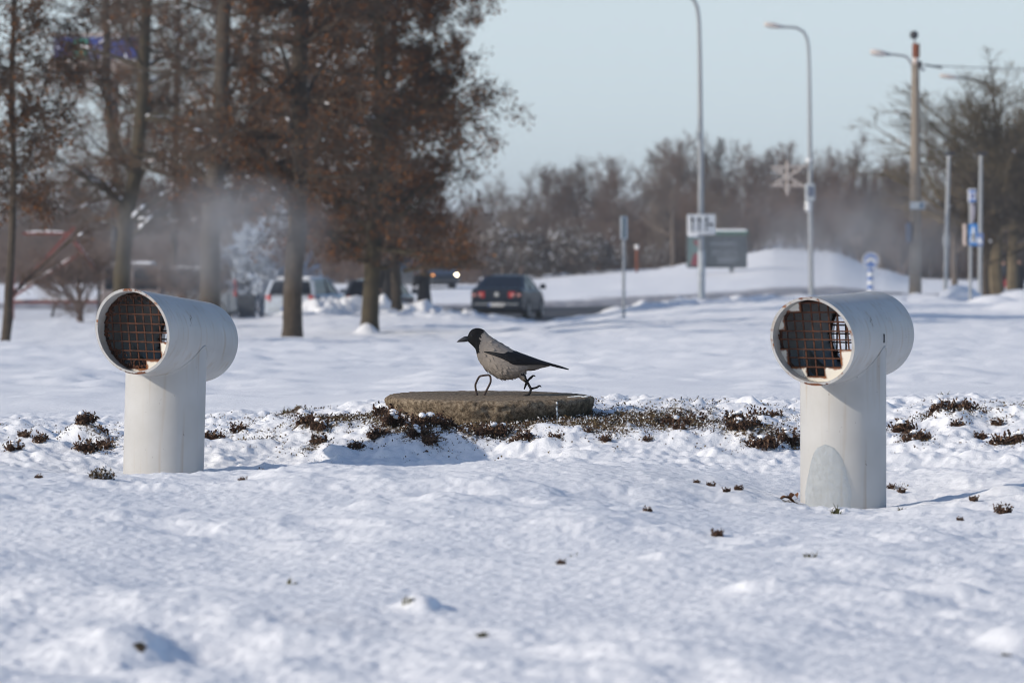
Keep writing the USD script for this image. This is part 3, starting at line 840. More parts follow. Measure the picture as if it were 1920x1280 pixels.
# ------------------------------------------------------------------ concrete lid, loop, crow
M['lid'] = usdkit.material(stage, LOOKS + '/lid_concrete', {
    't': ('texture_coordinate', {}), 'sx': ('separate_xyz', {}),
    'n': ('noise_texture', {'scale': 55.0, 'detail': 7.0, 'roughness': .8}), 'n2': ('noise_texture', {'scale': 120.0, 'detail': 3.0}), 'n3': ('noise_texture', {'scale': 6.0, 'detail': 4.0}),
    'c': ('rgb_ramp', {'ramp': [(.38, (.07, .053, .036)), (.5, (.27, .205, .14)), (.62, (.5, .41, .3))]}),
    'moss': ('rgb_ramp', {'ramp': [(.3, (.022, .02, .014)), (.6, (.07, .058, .03)), (.8, (.12, .1, .05))]}),
    'h': ('map_range', {'from_min': .078, 'from_max': -.005, 'to_min': 0.0, 'to_max': .5, 'clamp': True}),
    'gx': ('map_range', {'from_min': -.05, 'from_max': .38, 'to_min': -.08, 'to_max': .16, 'clamp': True}), 'hx': ('math', {'math_type': 'add'}),
    's': ('math', {'math_type': 'add'}), 'th': ('map_range', {'from_min': .72, 'from_max': 1.0, 'to_min': 0.0, 'to_max': 1.0, 'clamp': True}),
    'm': ('mix_color', {}), 'b': ('bump', {'strength': 1.0, 'distance': .02}), 'p': ('principled_bsdf', {'roughness': .95, 'specular_ior_level': .2})},
    [('t.object', 'sx.vector'), ('t.object', 'n.vector'), ('t.object', 'n2.vector'), ('t.object', 'n3.vector'), ('sx.z', 'h.value'), ('n.fac', 'c.fac'), ('n2.fac', 'moss.fac'),
     ('h.result', 'hx.value1'), ('sx.x', 'gx.value'), ('gx.result', 'hx.value2'), ('hx.value', 's.value1'), ('n3.fac', 's.value2'), ('s.value', 'th.value'), ('c.color', 'm.a'), ('moss.color', 'm.b'), ('th.result', 'm.fac'),
     ('m.result', 'p.base_color'), ('n.fac', 'b.height'), ('b.normal', 'p.normal')], surface='p.BSDF')
TH, RL = .092, .418
lid = thing('concrete_manhole', 'round weathered concrete lid with a steel lifting loop under the crow', 'manhole', (LID_AT[0], LID_AT[1], LID_AT[2] - TH), 0.0, tilt=(0.55, 0.35, 0))
th = np.linspace(0, 2 * np.pi, 361)[:-1]
prof = [(0.0, TH + .001), (.1, TH), (.2, TH), (.3, TH), (.37, TH), (.395, TH), (.408, TH - .002), (RL, TH - .009), (RL + .001, TH - .02), (RL - .002, TH - .028), (RL - .004, TH - .036), (RL - .007, TH - .044), (RL - .01, TH - .052), (RL - .013, TH - .06), (RL - .016, TH - .068), (RL - .019, TH - .078), (RL - .022, 0), (RL - .03, -.05), (.2, -.05), (0, -.05)]
rings = [np.stack([r * np.cos(th), r * np.sin(th), np.full_like(th, z)], 1) for r, z in prof]
lm = loft(rings, False)
v = np.array(lm.vertices)
rr = np.hypot(v[:, 0], v[:, 1])
nz = fb(v, 14.0, 4, 61) * .03 + fb(v, 70.0, 2, 63) * .016
side = sstep(.38, .41, rr)
v[:, :2] *= (1 + side * nz / .4)[:, None]
v[:, 2] += (1 - side) * fb(v, 30.0, 3, 65) * .004 + side * fb(v, 25.0, 3, 67) * .012 * (v[:, 2] > .02)
lm.vertices = v
part(lid, 'slab', lm, M['lid'], True)
loop = spline([((895 - 919) / 464, .01, 0.0), ((893.5 - 919) / 464, .01, .012), ((891 - 919) / 464, .01, .045), ((893 - 919) / 464, .01, .058), ((900 - 919) / 464, .005, .082), ((908 - 919) / 464, 0, .0855), ((916 - 919) / 464, 0, .087),
               ((919.3 - 919) / 464, 0, .078), ((919.8 - 919) / 464, 0, .064), ((916 - 919) / 464, .0, .042), ((909 - 919) / 464, .0, .012), ((907 - 919) / 464, .0, 0)], 40)
loop[:, 2] = loop[:, 2] + TH - .004
loop[:, 1] -= .02
part(lid, 'lifting_loop', tube(loop, .0042, 8), plain('loop_steel', (.075, .05, .042), .7, 60, .4, .4, 200, metallic=.3), True)
rngd = np.random.default_rng(8)
drop = []
ph0 = -math.acos(max(-1, min(1, (1041 - 919) / 464 / RL)))
pts = [(RL + .005) * np.array([math.cos(ph0), math.sin(ph0), 0]) + np.array([rngd.normal(0, .0009), 0, TH - .008 - s * .078]) for s in np.linspace(0, 1, 14)]
part(lid, 'dropping_streak', tube(pts, .0034 * (1 + .5 * np.sin(np.arange(14) * 1.7)), 6), M['dropping'], True)
sp = [m3.Manifold.sphere(r, 10).scale([1, .9, .16]).translate([x, y, TH + .0005]) for x, y, r in [((1075 - 919) / 464, -.08, .016), ((1085 - 919) / 464, -.04, .022), ((1095 - 919) / 464, -.09, .015), ((1068 - 919) / 464, -.10, .012), ((1100 - 919) / 464, -.02, .012)]]
part(lid, 'dropping_patch', from_manifold(m3.Manifold.batch_boolean(sp, m3.OpType.Add)), M['dropping'], True)

# crow, drawn in local metres: x to the right of the photo, z up from the standing foot
ZS = 3427.0


def cz(zx, zy, y=0.0):
    return np.array([(zx - 1200) / ZS, y, (1052 - zy) / ZS])


foot = P(830 + 1200 / 7.385, 600 + 1052 / 7.385, 17.24)
crow = thing('hooded_crow', 'grey and black hooded crow striding to the left on the concrete lid', 'crow', foot)
topx = [345, 370, 410, 470, 530, 580, 610, 660, 720, 800, 900, 1000, 1150, 1300, 1400, 1480]
topz = [228, 168, 128, 110, 118, 145, 180, 220, 265, 312, 370, 425, 478, 532, 570, 592]
botx = [345, 380, 420, 455, 470, 490, 540, 600, 680, 760, 850, 960, 1040, 1100, 1150, 1250, 1350, 1480]
botz = [290, 325, 362, 405, 470, 540, 622, 692, 752, 795, 814, 806, 780, 745, 708, 690, 668, 640]
wx = [345, 380, 430, 480, 540, 600, 680, 760, 880, 1000, 1120, 1250, 1400, 1480]
ww = [26, 52, 72, 80, 88, 108, 150, 178, 192, 182, 150, 108, 74, 56]
fx = np.concatenate([np.linspace(345, 500, 26), np.linspace(510, 1480, 60)])
ft, fbm_, fw = (PchipInterpolator(a, b)(fx) for a, b in ((topx, topz), (botx, botz), (wx, ww)))
a = np.arange(36) * 2 * np.pi / 36
rings = []
for i, x in enumerate(fx):
    c, hh = (ft[i] + fbm_[i]) / 2, (fbm_[i] - ft[i]) / 2
    rings.append(np.array([cz(x, c - hh * math.sin(t) * (1.0), fw[i] / ZS * np.sign(math.cos(t)) * abs(math.cos(t)) ** .85) for t in a]))
bodym = loft(rings, True)
v = np.array(bodym.vertices)


def legs():
    def ch(pts, rs):
        return [((p, r), (q_, s)) for p, q_, r, s in zip(pts[:-1], pts[1:], rs[:-1], rs[1:])]
    y1, y2 = -.018, .022
    prs = []
    prs += ch([cz(1040, 690, y1), cz(1100, 770, y1), cz(1150, 830, y1), cz(1185, 880, y1), cz(1222, 948, y1), cz(1212, 1000, y1), cz(1185, 1030, y1)], [.022, .014, .0058, .0042, .0044, .0042, .004])
    prs += ch([cz(1185, 1030, y1), cz(1140, 1042, y1 - .004), cz(1105, 1050, y1 - .006)], [.0038, .003, .0016])
    prs += ch([cz(1195, 1030, y1), cz(1160, 1046, y1 - .014), cz(1125, 1058, y1 - .022)], [.0036, .003, .0016])
    prs += ch([cz(1195, 1030, y1), cz(1150, 1040, y1 + .014), cz(1118, 1046, y1 + .02)], [.0036, .003, .0016])
    prs += ch([cz(1222, 948, y1), cz(1262, 940, y1 + .004), cz(1308, 928, y1 + .008), cz(1335, 908, y1 + .01), cz(1352, 910, y1 + .01), cz(1362, 925, y1 + .01)], [.004, .0036, .0036, .003, .002, .0011])
    prs += ch([cz(1060, 700, y2), cz(1110, 765, y2), cz(1150, 835, y2), cz(1162, 868, y2), cz(1148, 905, y2), cz(1130, 955, y2)], [.02, .012, .005, .0042, .0038, .0022])
    prs += ch([cz(1162, 862, y2), cz(1195, 822, y2), cz(1228, 790, y2), cz(1250, 772, y2), cz(1270, 772, y2), cz(1284, 782, y2)], [.0042, .0038, .0036, .003, .002, .0011])
    prs += ch([cz(1195, 822, y2), cz(1225, 806, y2 + .01), cz(1245, 795, y2 + .014)], [.0034, .003, .0014])
    return prs


leg_m = []
for aa, bb in legs():
    aa, bb = (aa[0], aa[1] * (1.2 if aa[1] < .008 else 1)), (bb[0], bb[1] * (1.2 if bb[1] < .008 else 1))
    leg_m.append(m3.Manifold.batch_hull([m3.Manifold.sphere(r, 10).translate(list(map(float, p))) for p, r in (aa, bb)]))
bm = to_manifold(bodym)
if bm.volume() < 0:
    bodym.invert()
    bm = to_manifold(bodym)
allm = from_manifold(m3.Manifold.batch_boolean([bm] + leg_m, m3.OpType.Add).refine_to_length(.006))
allm.merge_vertices()
v = np.array(allm.vertices)
sx, sy = v[:, 0] * ZS + 1200, 1052 - v[:, 2] * ZS
legmask = sstep(735, 775, sy + .0 * sx) * (sx > 1070) + ((sx > 1085) & (sy > 815))
n0 = allm.vertex_normals
amp = .0008 * (1 - np.clip(legmask, 0, 1)) * sstep(380, 560, sx)
v = v + n0 * (amp * 2 * fb(np.stack([v[:, 0] * .35 + v[:, 2] * .2, v[:, 1], v[:, 2]], 1), 260.0, 2, 71))[:, None]
allm.vertices = v


def crow_colour(v, tone):
    sx, sy = v[:, 0] * ZS + 1200, 1052 - v[:, 2] * ZS
    jit = (fb(v, 150.0, 3, 73)) * 70
    hood = (sx + jit < np.interp(sy, [100, 150, 200, 260, 330, 420, 470], [600, 590, 540, 515, 515, 485, 470]))
    bib = (sy > 330) & (sx + jit * .6 < 505) & (sy < 450 + jit)
    mantle = (sx + jit * .8 > 975) & (sy < np.interp(sx, [960, 1100, 1500], [590, 612, 618]) + jit * .15)
    legs_ = ((sx > 1085) & (sy > 735 + jit * .4)) | (sy > 835)
    c = np.tile(np.array([.285, .248, .215]), (len(v), 1)) * (.93 + .12 * tone)[:, None]
    back = sstep(560, 330, sy - (sx - 700) * .45)
    c = c * (1 - .25 * back[:, None]) + np.array([.15, .15, .16]) * .25 * back[:, None]
    vent_ = sstep(1050, 1250, sx)
    st_ = fb(np.stack([(sx * .8 + sy) * .004, v[:, 1] * 90, (sy - sx * .55) * .03], 1), 1.0, 3, 79) * sstep(600, 760, sy)
    c = c * np.clip(1 - .45 * np.maximum(st_, -.25) - .14 * sstep(680, 810, sy), .35, 1.3)[:, None]
    c = c * (1 - .35 * vent_[:, None])
    c[hood | bib | mantle] = np.array([.007, .007, .008])
    c[legs_] = np.array([.016, .015, .016])
    return c


def crow_mat(name, bumpy):
    return usdkit.material(stage, f'{LOOKS}/{name}', {
        'a': ('attribute', {'attribute': 'plume'}), 't': ('texture_coordinate', {}), 'mp': ('mapping', {'scale': (.45, 1, 1), 'rotation': (0, .5, 0)}),
        'n': ('noise_texture', {'scale': 170.0, 'detail': 4.0}), 'b': ('bump', {'strength': bumpy, 'distance': .004}),
        'p': ('principled_bsdf', {'roughness': .75, 'specular_ior_level': .2})},
        [('a.color', 'p.base_color'), ('t.object', 'mp.vector'), ('mp.vector', 'n.vector'), ('n.fac', 'b.height'), ('b.normal', 'p.normal')], surface='p.BSDF')


M['plumage'] = crow_mat('plumage', .4)
part(crow, 'body', allm, M['plumage'], True, attrs={'plume': crow_colour(v, .5 + fb(v * [.5, 1, 1], 90.0, 3, 75))})
# small overlapping contour feathers lying back along the body
rngc = np.random.default_rng(12)
pick, fi = trimesh.sample.sample_surface(allm, 5200, seed=5)
nn = allm.face_normals[fi]
px_, py_ = pick[:, 0] * ZS + 1200, 1052 - pick[:, 2] * ZS
wing_t, wing_b = np.interp(px_, [572, 750, 905, 1000, 1150, 1300], [425, 436, 424, 415, 468, 525]), np.interp(px_, [572, 750, 905, 950, 1000, 1300], [445, 500, 566, 598, 614, 612])
ok = (rngc.uniform(0, 1, len(px_)) < np.where(py_ > 640, .55, .12)) & ~((px_ > 600) & (py_ > wing_t - 22) & (py_ < wing_b + 2)) & (px_ > 400) & (px_ < 1300) & (py_ < 830) & ~((px_ > 1085) & (py_ > 730))
pick, nn, px_, py_ = pick[ok], nn[ok], px_[ok], py_[ok]
dirn = np.stack([np.full(len(pick), .9), np.zeros(len(pick)), np.where(px_ < 560, -.75, -.38)], 1) + rngc.normal(0, .12, (len(pick), 3))
dirn -= nn * (dirn * nn).sum(1, keepdims=True)
dirn /= np.linalg.norm(dirn, axis=1, keepdims=True)
sid = np.cross(nn, dirn)
L = np.where(px_ < 560, .008, .017)[:, None] * rngc.uniform(.7, 1.3, (len(pick), 1))
L = L * np.where((py_ > 760), 1.25, 1)[:, None]
wd = L * .26
b0 = pick + nn * .0004
tipp = b0 + dirn * L + nn * .0006 + np.where((py_ > 770)[:, None], [[0, 0, -.003]], 0)
v4 = np.stack([b0 - sid * wd * .6, b0 + sid * wd * .6, b0 + dirn * L * .6 + sid * wd + nn * .0003, tipp, b0 + dirn * L * .6 - sid * wd + nn * .0003], 1).reshape(-1, 3)
ff = (np.arange(len(pick))[:, None, None] * 5 + np.array([[0, 1, 2], [0, 2, 4], [2, 3, 4]])).reshape(-1, 3)
tone = np.repeat(rngc.uniform(.1, .9, len(pick)), 5)
tone[0::5] -= .15
fcol = crow_colour(np.repeat(pick, 5, 0), tone)
part(crow, 'contour_feathers', trimesh.Trimesh(v4, ff, process=False), M['plumage'], False, kind='stuff', attrs={'plume': fcol})


def blade(pts, half, y, thick=.0016, lean=0.0):
    """A long flat feather following a polyline (zoom pixels), half-width per point in zoom pixels."""
    pts = spline(np.array(pts, float), 16)
    half = np.interp(np.linspace(0, 1, 16), np.linspace(0, 1, len(half)), half)
    t = np.gradient(pts, axis=0)
    t /= np.linalg.norm(t, axis=1, keepdims=True)
    nrm = np.stack([-t[:, 1], t[:, 0]], 1)
    rings = []
    for i in range(16):
        up, dn = pts[i] + nrm[i] * half[i], pts[i] - nrm[i] * half[i]
        yy = y if np.ndim(y) == 0 else np.interp(i / 15, np.linspace(0, 1, len(y)), y)
        a_, b_ = cz(*up, yy - lean), cz(*dn, yy + lean)
        mid = (a_ + b_) / 2
        rings.append(np.array([a_, mid + [0, -thick, 0], b_, mid + [0, thick, 0]]))
    return loft(rings, True)


def drape(tops, bots, s, off, nx=26, nz=9, rim=.0035):
    """A patch lying on the bird's flank between two outlines (zoom pixels), its border tucked in."""
    xs_ = np.linspace(tops[0][0], tops[-1][0], nx)
    zt, zb = PchipInterpolator(*np.array(tops, float).T)(xs_), PchipInterpolator(*np.array(bots, float).T)(np.clip(xs_, bots[0][0], bots[-1][0]))
    vs_ = []
    for i in range(nx):
        w_ = max(np.interp(xs_[i], fx, fw), 40) / ZS
        c_, h_ = np.interp(xs_[i], fx, (ft + fbm_) / 2), np.interp(xs_[i], fx, (fbm_ - ft) / 2)
        for j in range(nz):
            zz = zt[i] + (zb[i] - zt[i]) * j / (nz - 1)
            q_ = np.clip((zz - c_) / max(h_, 30), -.985, .985)
            edge_ = min(i, nx - 1 - i, j, nz - 1 - j) == 0
            yy = w_ * (1 - q_ * q_) ** .425 + off - (rim if edge_ else 0)
            vs_.append(cz(xs_[i], zz, s * yy))
    q_ = (np.arange(nx - 1)[:, None] * nz + np.arange(nz - 1)[None, :]).ravel()
    f_ = np.concatenate([np.stack([q_, q_ + 1, q_ + nz + 1], 1), np.stack([q_, q_ + nz + 1, q_ + nz], 1)])
    return trimesh.Trimesh(np.array(vs_), f_ if s > 0 else f_[:, ::-1], process=False)


for s in (-1, 1):
    part(crow, 'wing', drape([(572, 432), (650, 430), (750, 444), (850, 458), (905, 432), (950, 440), (1000, 424), (1060, 446), (1150, 478), (1300, 533), (1400, 566), (1500, 596)],
                             [(572, 440), (650, 468), (750, 500), (850, 540), (905, 566), (950, 598), (1000, 614), (1100, 617), (1200, 613), (1300, 612), (1400, 616), (1500, 622)], s, .0045, 34, 11), M['crow_black'], True)
    for k_ in range(4):
        o = k_ * 24
        part(crow, 'flight_feather', drape([(980 + 12 * k_, 520 + o), (1150, 530 + o * .8), (1330, 560 + o * .5), (1530 - 30 * k_, 612 + o * .12)], [(980 + 12 * k_, 534 + o), (1150, 558 + o * .75), (1330, 584 + o * .42), (1530 - 30 * k_, 620 + o * .1)], s, .0062 + .0006 * k_, 22, 5, .002), M['crow_black'], True)
    for k_ in range(9):
        x0, z0_ = 900 + (k_ % 5) * 62, (470, 520)[k_ // 5] + (k_ % 5) * 13
        part(crow, 'covert_feather', drape([(x0 - 40, z0_), (x0 + 30, z0_ - 2), (x0 + 95, z0_ + 26)], [(x0 - 40, z0_ + 26), (x0 + 30, z0_ + 46), (x0 + 95, z0_ + 38)], s, .0058, 10, 6, .002), M['crow_black'], True)
for k_ in range(6):
    o = (k_ - 2.5)
    part(crow, 'tail_feather', blade([(1330, 572 + abs(o) * 2), (1480, 606 + abs(o) * 3), (1620, 644 + abs(o) * 2), (1752 - abs(o) * 10, 682 - abs(o) * 1.0)], [13, 15, 15, 6], o * .0062, .0022, .003), M['crow_black'], True)
bt = [(345, 222), (300, 226), (250, 255), (215, 280), (193, 303)]
bb_ = [(345, 296), (300, 302), (250, 305), (215, 306), (193, 304)]
rings = []
for (x0, z0), (x1, z1), hw in zip(bt, bb_, (30, 26, 17, 9, 1.5)):
    c, hh = (z0 + z1) / 2, max((z1 - z0) / 2, 1.5)
    rings.append(np.array([cz((x0 + x1) / 2, c - hh * math.sin(t), hw / ZS * math.cos(t)) for t in np.arange(12) * np.pi / 6]))
beak = part(crow, 'beak', loft(rings[::-1], True), M['beak'], True)
part(beak, 'gape_line', tube([cz(370, 268, -.0098), cz(320, 270, -.0086), cz(260, 284, -.0056), cz(215, 296, -.0028)], .0006, 5), M['black'])
for s in (-1, 1):
    e = trimesh.creation.icosphere(2, .0045)
    e.apply_translation(cz(408, 214, s * .0185))
    part(crow, 'eye', e, M['eye'], True)

# ------------------------------------------------------------------ plants in the snow around the lid
def heather_variant(rng, n_sprig, r, hgt, kind='heather'):
    stems, cs = [], []
    for _ in range(n_sprig):
        a_, rad = rng.uniform(0, 2 * np.pi), r * math.sqrt(rng.uniform(0, 1))
        p = np.array([rad * math.cos(a_) * .7, rad * math.sin(a_) * .7, -.01])
        out = np.array([math.cos(a_), math.sin(a_), 0]) * rng.uniform(.1, .9) * rad / r
        tip = p + (out + [0, 0, rng.uniform(.4, 1)]) * hgt * rng.uniform(.6, 1.1)
        stems.append((p, tip, .0013, .0006))
        for k in range(16):
            cs.append(p + (tip - p) * rng.uniform(.25, 1.05) + rng.normal(0, .0035, 3))
    lv, tone = leaves_mesh(rng, cs, .0105, -.3)
    sp = []
    for _ in range(rng.integers(3, 6)):
        p = rng.normal(0, r * .4, 3)
        p[2] = hgt * rng.uniform(.35, .75)
        sp.append(m3.Manifold.sphere(r * rng.uniform(.14, .3), 12).scale([1.2, 1.1, .6]).translate(list(map(float, p))))
    cap = from_manifold(m3.Manifold.batch_boolean(sp, m3.OpType.Add).refine_to_length(r * .12))
    vv = np.array(cap.vertices)
    cap.vertices = vv + cap.vertex_normals * (fb(vv, 4 / r, 2, 5) * r * .18)[:, None]
    return segs_mesh(stems, 3), lv, tone, cap


HV = [heather_variant(np.random.default_rng(200 + i), n, r, h) for i, (n, r, h) in enumerate(((46, .03, .036), (60, .038, .042), (38, .026, .04), (80, .05, .05)))]
protos = {}


def heather_at(name, label, catg, group, px, py, size, var, leaf, snow=True, seed=0):
    d = pixel_depth(px, py)
    x = d * (px - 960) / FPX
    z = gz(x, d)
    sc = size / 464 / (2.1 * (.03, .038, .026, .05)[var])
    rz = (px * 37 + py * 11) % 628 / 100
    key = (name, var, leaf, snow)
    if key in protos:
        return dup(protos[key], name, label, catg, (x, d, z), rz, group, (sc, sc, sc * 1.15))
    t = thing(name, label, catg, (x, d, z), rz, group, None, (sc, sc, sc * 1.15))
    st, lv, tone, cap = HV[var]
    part(t, 'stems', st, M['twig'], kind='stuff')
    part(t, 'leaves', lv, M[leaf], kind='stuff', attrs={'tone': tone})
    if snow:
        part(t, 'snow_cap', cap, M['snow_cap'], True)
    protos[key] = t
    return t


SMALL = 'small brown sprigs of dead heather poking through the snow'
for px, py, size, var, label in clumps:
    zone = next(w_ for c_, w_ in ((py > 1000 or (py > 925 and px < 1300), 'in the foreground snow'), (px < 240, 'left of the leaning pipe'), (px < 560, 'just right of the leaning pipe'), (px < 720, 'between the leaning pipe and the lid'), (px < 1120 and py > 800, 'in the snow before the lid'),
                                  (px < 1120, 'against the lid'), (px < 1300, 'just right of the lid'), (px < 1480 and py < 850, 'left of the icy pipe'), (px < 1480, 'in the snow before the icy pipe on its left'), (py > 890, 'in the snow beside the foot of the icy pipe'), (True, 'at the right edge behind the icy pipe')) if c_)
    heather_at('heather_clump', label or f'small brown heather sprigs {zone}', 'heather', 'heather around the lid and pipes', px, py + size * .45, size * (1.38 if py < 870 else .85), var, 'heather_leaf', var != 2)
heather_at('moss_tuft', 'olive moss tuft in the snow at the left of the leaning pipe', 'moss', None, 186, 897, 34, 1, 'moss_leaf', False)


def grass_tuft(label, px, py, size, n=16, group=None):
    d = pixel_depth(px, py)
    x = d * (px - 960) / FPX
    rng = np.random.default_rng(int(px * 7 + py))
    S = size / FPX * d
    vs, fs = [], []
    for i in range(n):
        a_ = rng.uniform(0, 2 * np.pi)
        b = np.array([rng.normal(0, S * .18), rng.normal(0, S * .18), -.01])
        o = np.array([math.cos(a_), math.sin(a_), 0])
        t1 = b + o * S * .2 + [0, 0, S * rng.uniform(.3, .6)]
        t2 = t1 + o * S * .35 + [0, 0, S * rng.uniform(-.1, .4)]
        s = np.array([-o[1], o[0], 0]) * .0022
        k = len(vs)
        vs += [b - s, b + s, t1 + s, t1 - s, t2]
        fs += [[k, k + 1, k + 2], [k, k + 2, k + 3], [k + 3, k + 2, k + 4]]
    t = thing('grass_tuft', label, 'grass tuft', (x, d, gz(x, d)), 0, group)
    part(t, 'blades', (np.array(vs), np.array(fs)), M['grass'], kind='stuff')


grass_tuft('small green grass tuft in the foreground snow, in front of the lid', 905, 1196, 26, 26)
grass_tuft('blurred grass tuft in the snow in front of the icy pipe', 1520, 1046, 22, 22)
grass_tuft('dark grass in the hollow of the left foreground snow mound', 260, 1216, 20, 16)
grass_tuft('dark grass in the hollow at the right edge of the foreground', 1886, 1224, 20, 16)
grass_tuft('thin grass under the small snow hump in the middle foreground', 766, 1146, 26, 18)
grass_tuft('faint grass wisp in the snow in front of the leaning pipe', 545, 1086, 26, 12)
grass_tuft('single dry stalks beside a shallow snow dent', 1072, 1030, 30, 3)
grass_tuft('green grass at the front foot of the icy pipe', 1566, 964, 26, 26)
grass_tuft('dark grass at the shaded right foot of the icy pipe', 1690, 958, 22, 26)
grass_tuft('green blades behind the tall heather bush at the right', 1768, 748, 20, 14)
grass_tuft('green tuft at the back edge of the heather, left of the lid', 534, 784, 26, 30)

# two brown leaves frozen at the foot of the icy pipe
for k_, (px, py, rz) in enumerate(((1476, 944, .4), (1488, 937, 2.0))):
    d = pixel_depth(px, py) - .02
    x = d * (px - 960) / FPX
    t = thing('dry_leaf', ('curled brown leaf on the snow left of the icy pipe', 'brown leaf tip standing against the ice of the pipe')[k_], 'leaf', (x, d, gz(x, d) + .004), rz)
    u_ = np.linspace(0, 1, 9)
    w_ = .014 * np.sin(np.pi * u_) ** .7
    zc_ = .012 * np.sin(np.pi * u_ * 1.3)
    vs = np.concatenate([np.stack([u_ * .06 - .03, s * w_, zc_ + abs(s) * .008], 1) for s in (-1, 0, 1)])
    fs = []
    for s in (0, 9):
        for i in range(8):
            fs += [[s + i, s + i + 1, s + i + 10], [s + i, s + i + 10, s + i + 9]]
    lf = trimesh.Trimesh(vs, np.array(fs), process=False)
    part(t, 'blade', lf, M['dry_leaf'], True)
    part(t, 'stalk', tube([(.03, 0, .004), (.045, .003, .01)], .0008, 5), M['twig'])

# frosted moss, turf blades and crumbs over the bare belt: nobody could count them
rngm = np.random.default_rng(77)
N = 260000
mx_, md_ = rngm.uniform(-2.35, 2.35, N), rngm.uniform(15.6, 18.7, N)
jx = np.clip(np.searchsorted(rows, md_), 1, nr - 1)
ux = mx_ / (.12 * md_)
jc = np.clip(np.searchsorted(ue, ux), 1, nc - 1)
bv = bare[jx, jc] + .45 * meshkit.fbm(np.stack([mx_, md_, 0 * mx_], 1) * 22, 3, 81)
keep = (bv > rngm.uniform(.50, 1.0, N)) & (np.abs(mx_ / md_) < .128)
mx_, md_, bk = mx_[keep], md_[keep], bv[keep]
mz_ = gzs(mx_, md_)
cs = np.stack([mx_, md_, mz_ + rngm.uniform(-.002, .010, len(mx_))], 1)
lv, tone = leaves_mesh(rngm, cs, .0085, -.15)
tag(part(None, 'frosted_turf', lv, M['moss_leaf'], kind='stuff', attrs={'tone': tone}), 'brown and olive frosted moss and turf showing through the snow around the lid', 'moss')

# ------------------------------------------------------------------ trees
def branchy(rng, S, tips, p, d, L, r, lvl, Pm):
    n = Pm['steps'][lvl]
    for i in range(n):
        f = (i + 1) / n
        d = unit(d + rng.normal(0, Pm['wob'][lvl], 3) + np.array([0, 0, Pm['up'][lvl]]))
        q_ = p + d * L / n
        r1 = r * (1 - .8 / n) if i < n - 1 else r * .45
        r1 = max(r1, Pm['rmin'])
        S[lvl].append((p, q_, r, r1))
        p, r = q_, r1
        if lvl >= Pm['max'] - 1:
            tips.append(q_)
        if lvl < Pm['max'] and f > Pm['bare'][lvl]:
            for _ in range(rng.poisson(Pm['kids'][lvl])):
                a_ = math.radians(rng.normal(Pm['ang'][lvl], 12))
                o = rng.normal(0, 1, 3)
                o = unit(o - d * (o @ d))
                branchy(rng, S, tips, p, d * math.cos(a_) + o * math.sin(a_), L * Pm['ratio'][lvl] * (1.15 - .6 * f) * rng.uniform(.7, 1.2), max(r * rng.uniform(.35, .6), Pm['rmin']), lvl + 1, Pm)


def bare_tree_parts(seed, H=8.0, spread=1.0, rmin=.008, dense=1.0, fork=.25, up=.12):
    rng = np.random.default_rng(seed)
    S, tips = [[], [], [], [], []], []
    Pm = dict(max=3, steps=[6, 6, 4, 3], wob=[.07, .12, .16, .2], up=[.06, up, up * .6, .03], kids=[2.1 * dense, 1.8 * dense, 2.3 * dense, 0],
              ang=[42 * spread, 38, 36, 30], ratio=[.62, .55, .6, .5], bare=[fork, .12, .1, 0], rmin=rmin)
    nf = rng.integers(1, 3)
    for k in range(nf):
        a_ = rng.uniform(0, 6.28)
        lean = .04 if nf == 1 else .22
        branchy(rng, S, tips, np.array([.08 * k, 0, -.3]), unit([lean * math.cos(a_), lean * math.sin(a_), 1]), H * .82, H * .017, 0, Pm)
    return S, tips


def add_bare(t, S, mat, snow=None, seed=0):
    part(t, 'trunk', segs_mesh(S[0], 7), mat)
    part(t, 'limbs', segs_mesh(S[1], 5), mat, kind='stuff')
    part(t, 'crown', segs_mesh(S[2] + S[3], 3), mat, kind='stuff')


def snow_on(segs, rng, frac, thick=1.0, rmin=.02):
    """Strips of snow lying on the upper side of some branches."""
    out = []
    for a_, b_, r0, r1 in segs:
        t = unit(np.asarray(b_) - a_)
        if abs(t[2]) < .8 and rng.uniform() < frac:
            rr_ = max((r0 + r1) / 2, rmin) * thick
            s0, s1 = sorted(rng.uniform(0, 1, 2))
            if s1 - s0 < .25:
                s0, s1 = 0.1, .9
            p0, p1 = a_ + (b_ - a_) * s0, a_ + (b_ - a_) * s1
            up_ = np.array([0, 0, rr_ * .75])
            out.append((p0 + up_, (p0 + p1) / 2 + up_ * 1.3, rr_ * .5, rr_))
            out.append(((p0 + p1) / 2 + up_ * 1.3, p1 + up_, rr_, rr_ * .4))
    return segs_mesh(out, 6) if out else None


# the brown-leaved oaks at the left
OAK = dict(max=3, steps=[9, 6, 5, 3], wob=[.05, .12, .17, .2], up=[.03, .03, -.01, -.06], kids=[2.5, 1.9, 2.2, 0], ang=[68, 46, 42, 30], ratio=[.33, .52, .62, .5], bare=[.1, .12, .05, 0], rmin=.006)


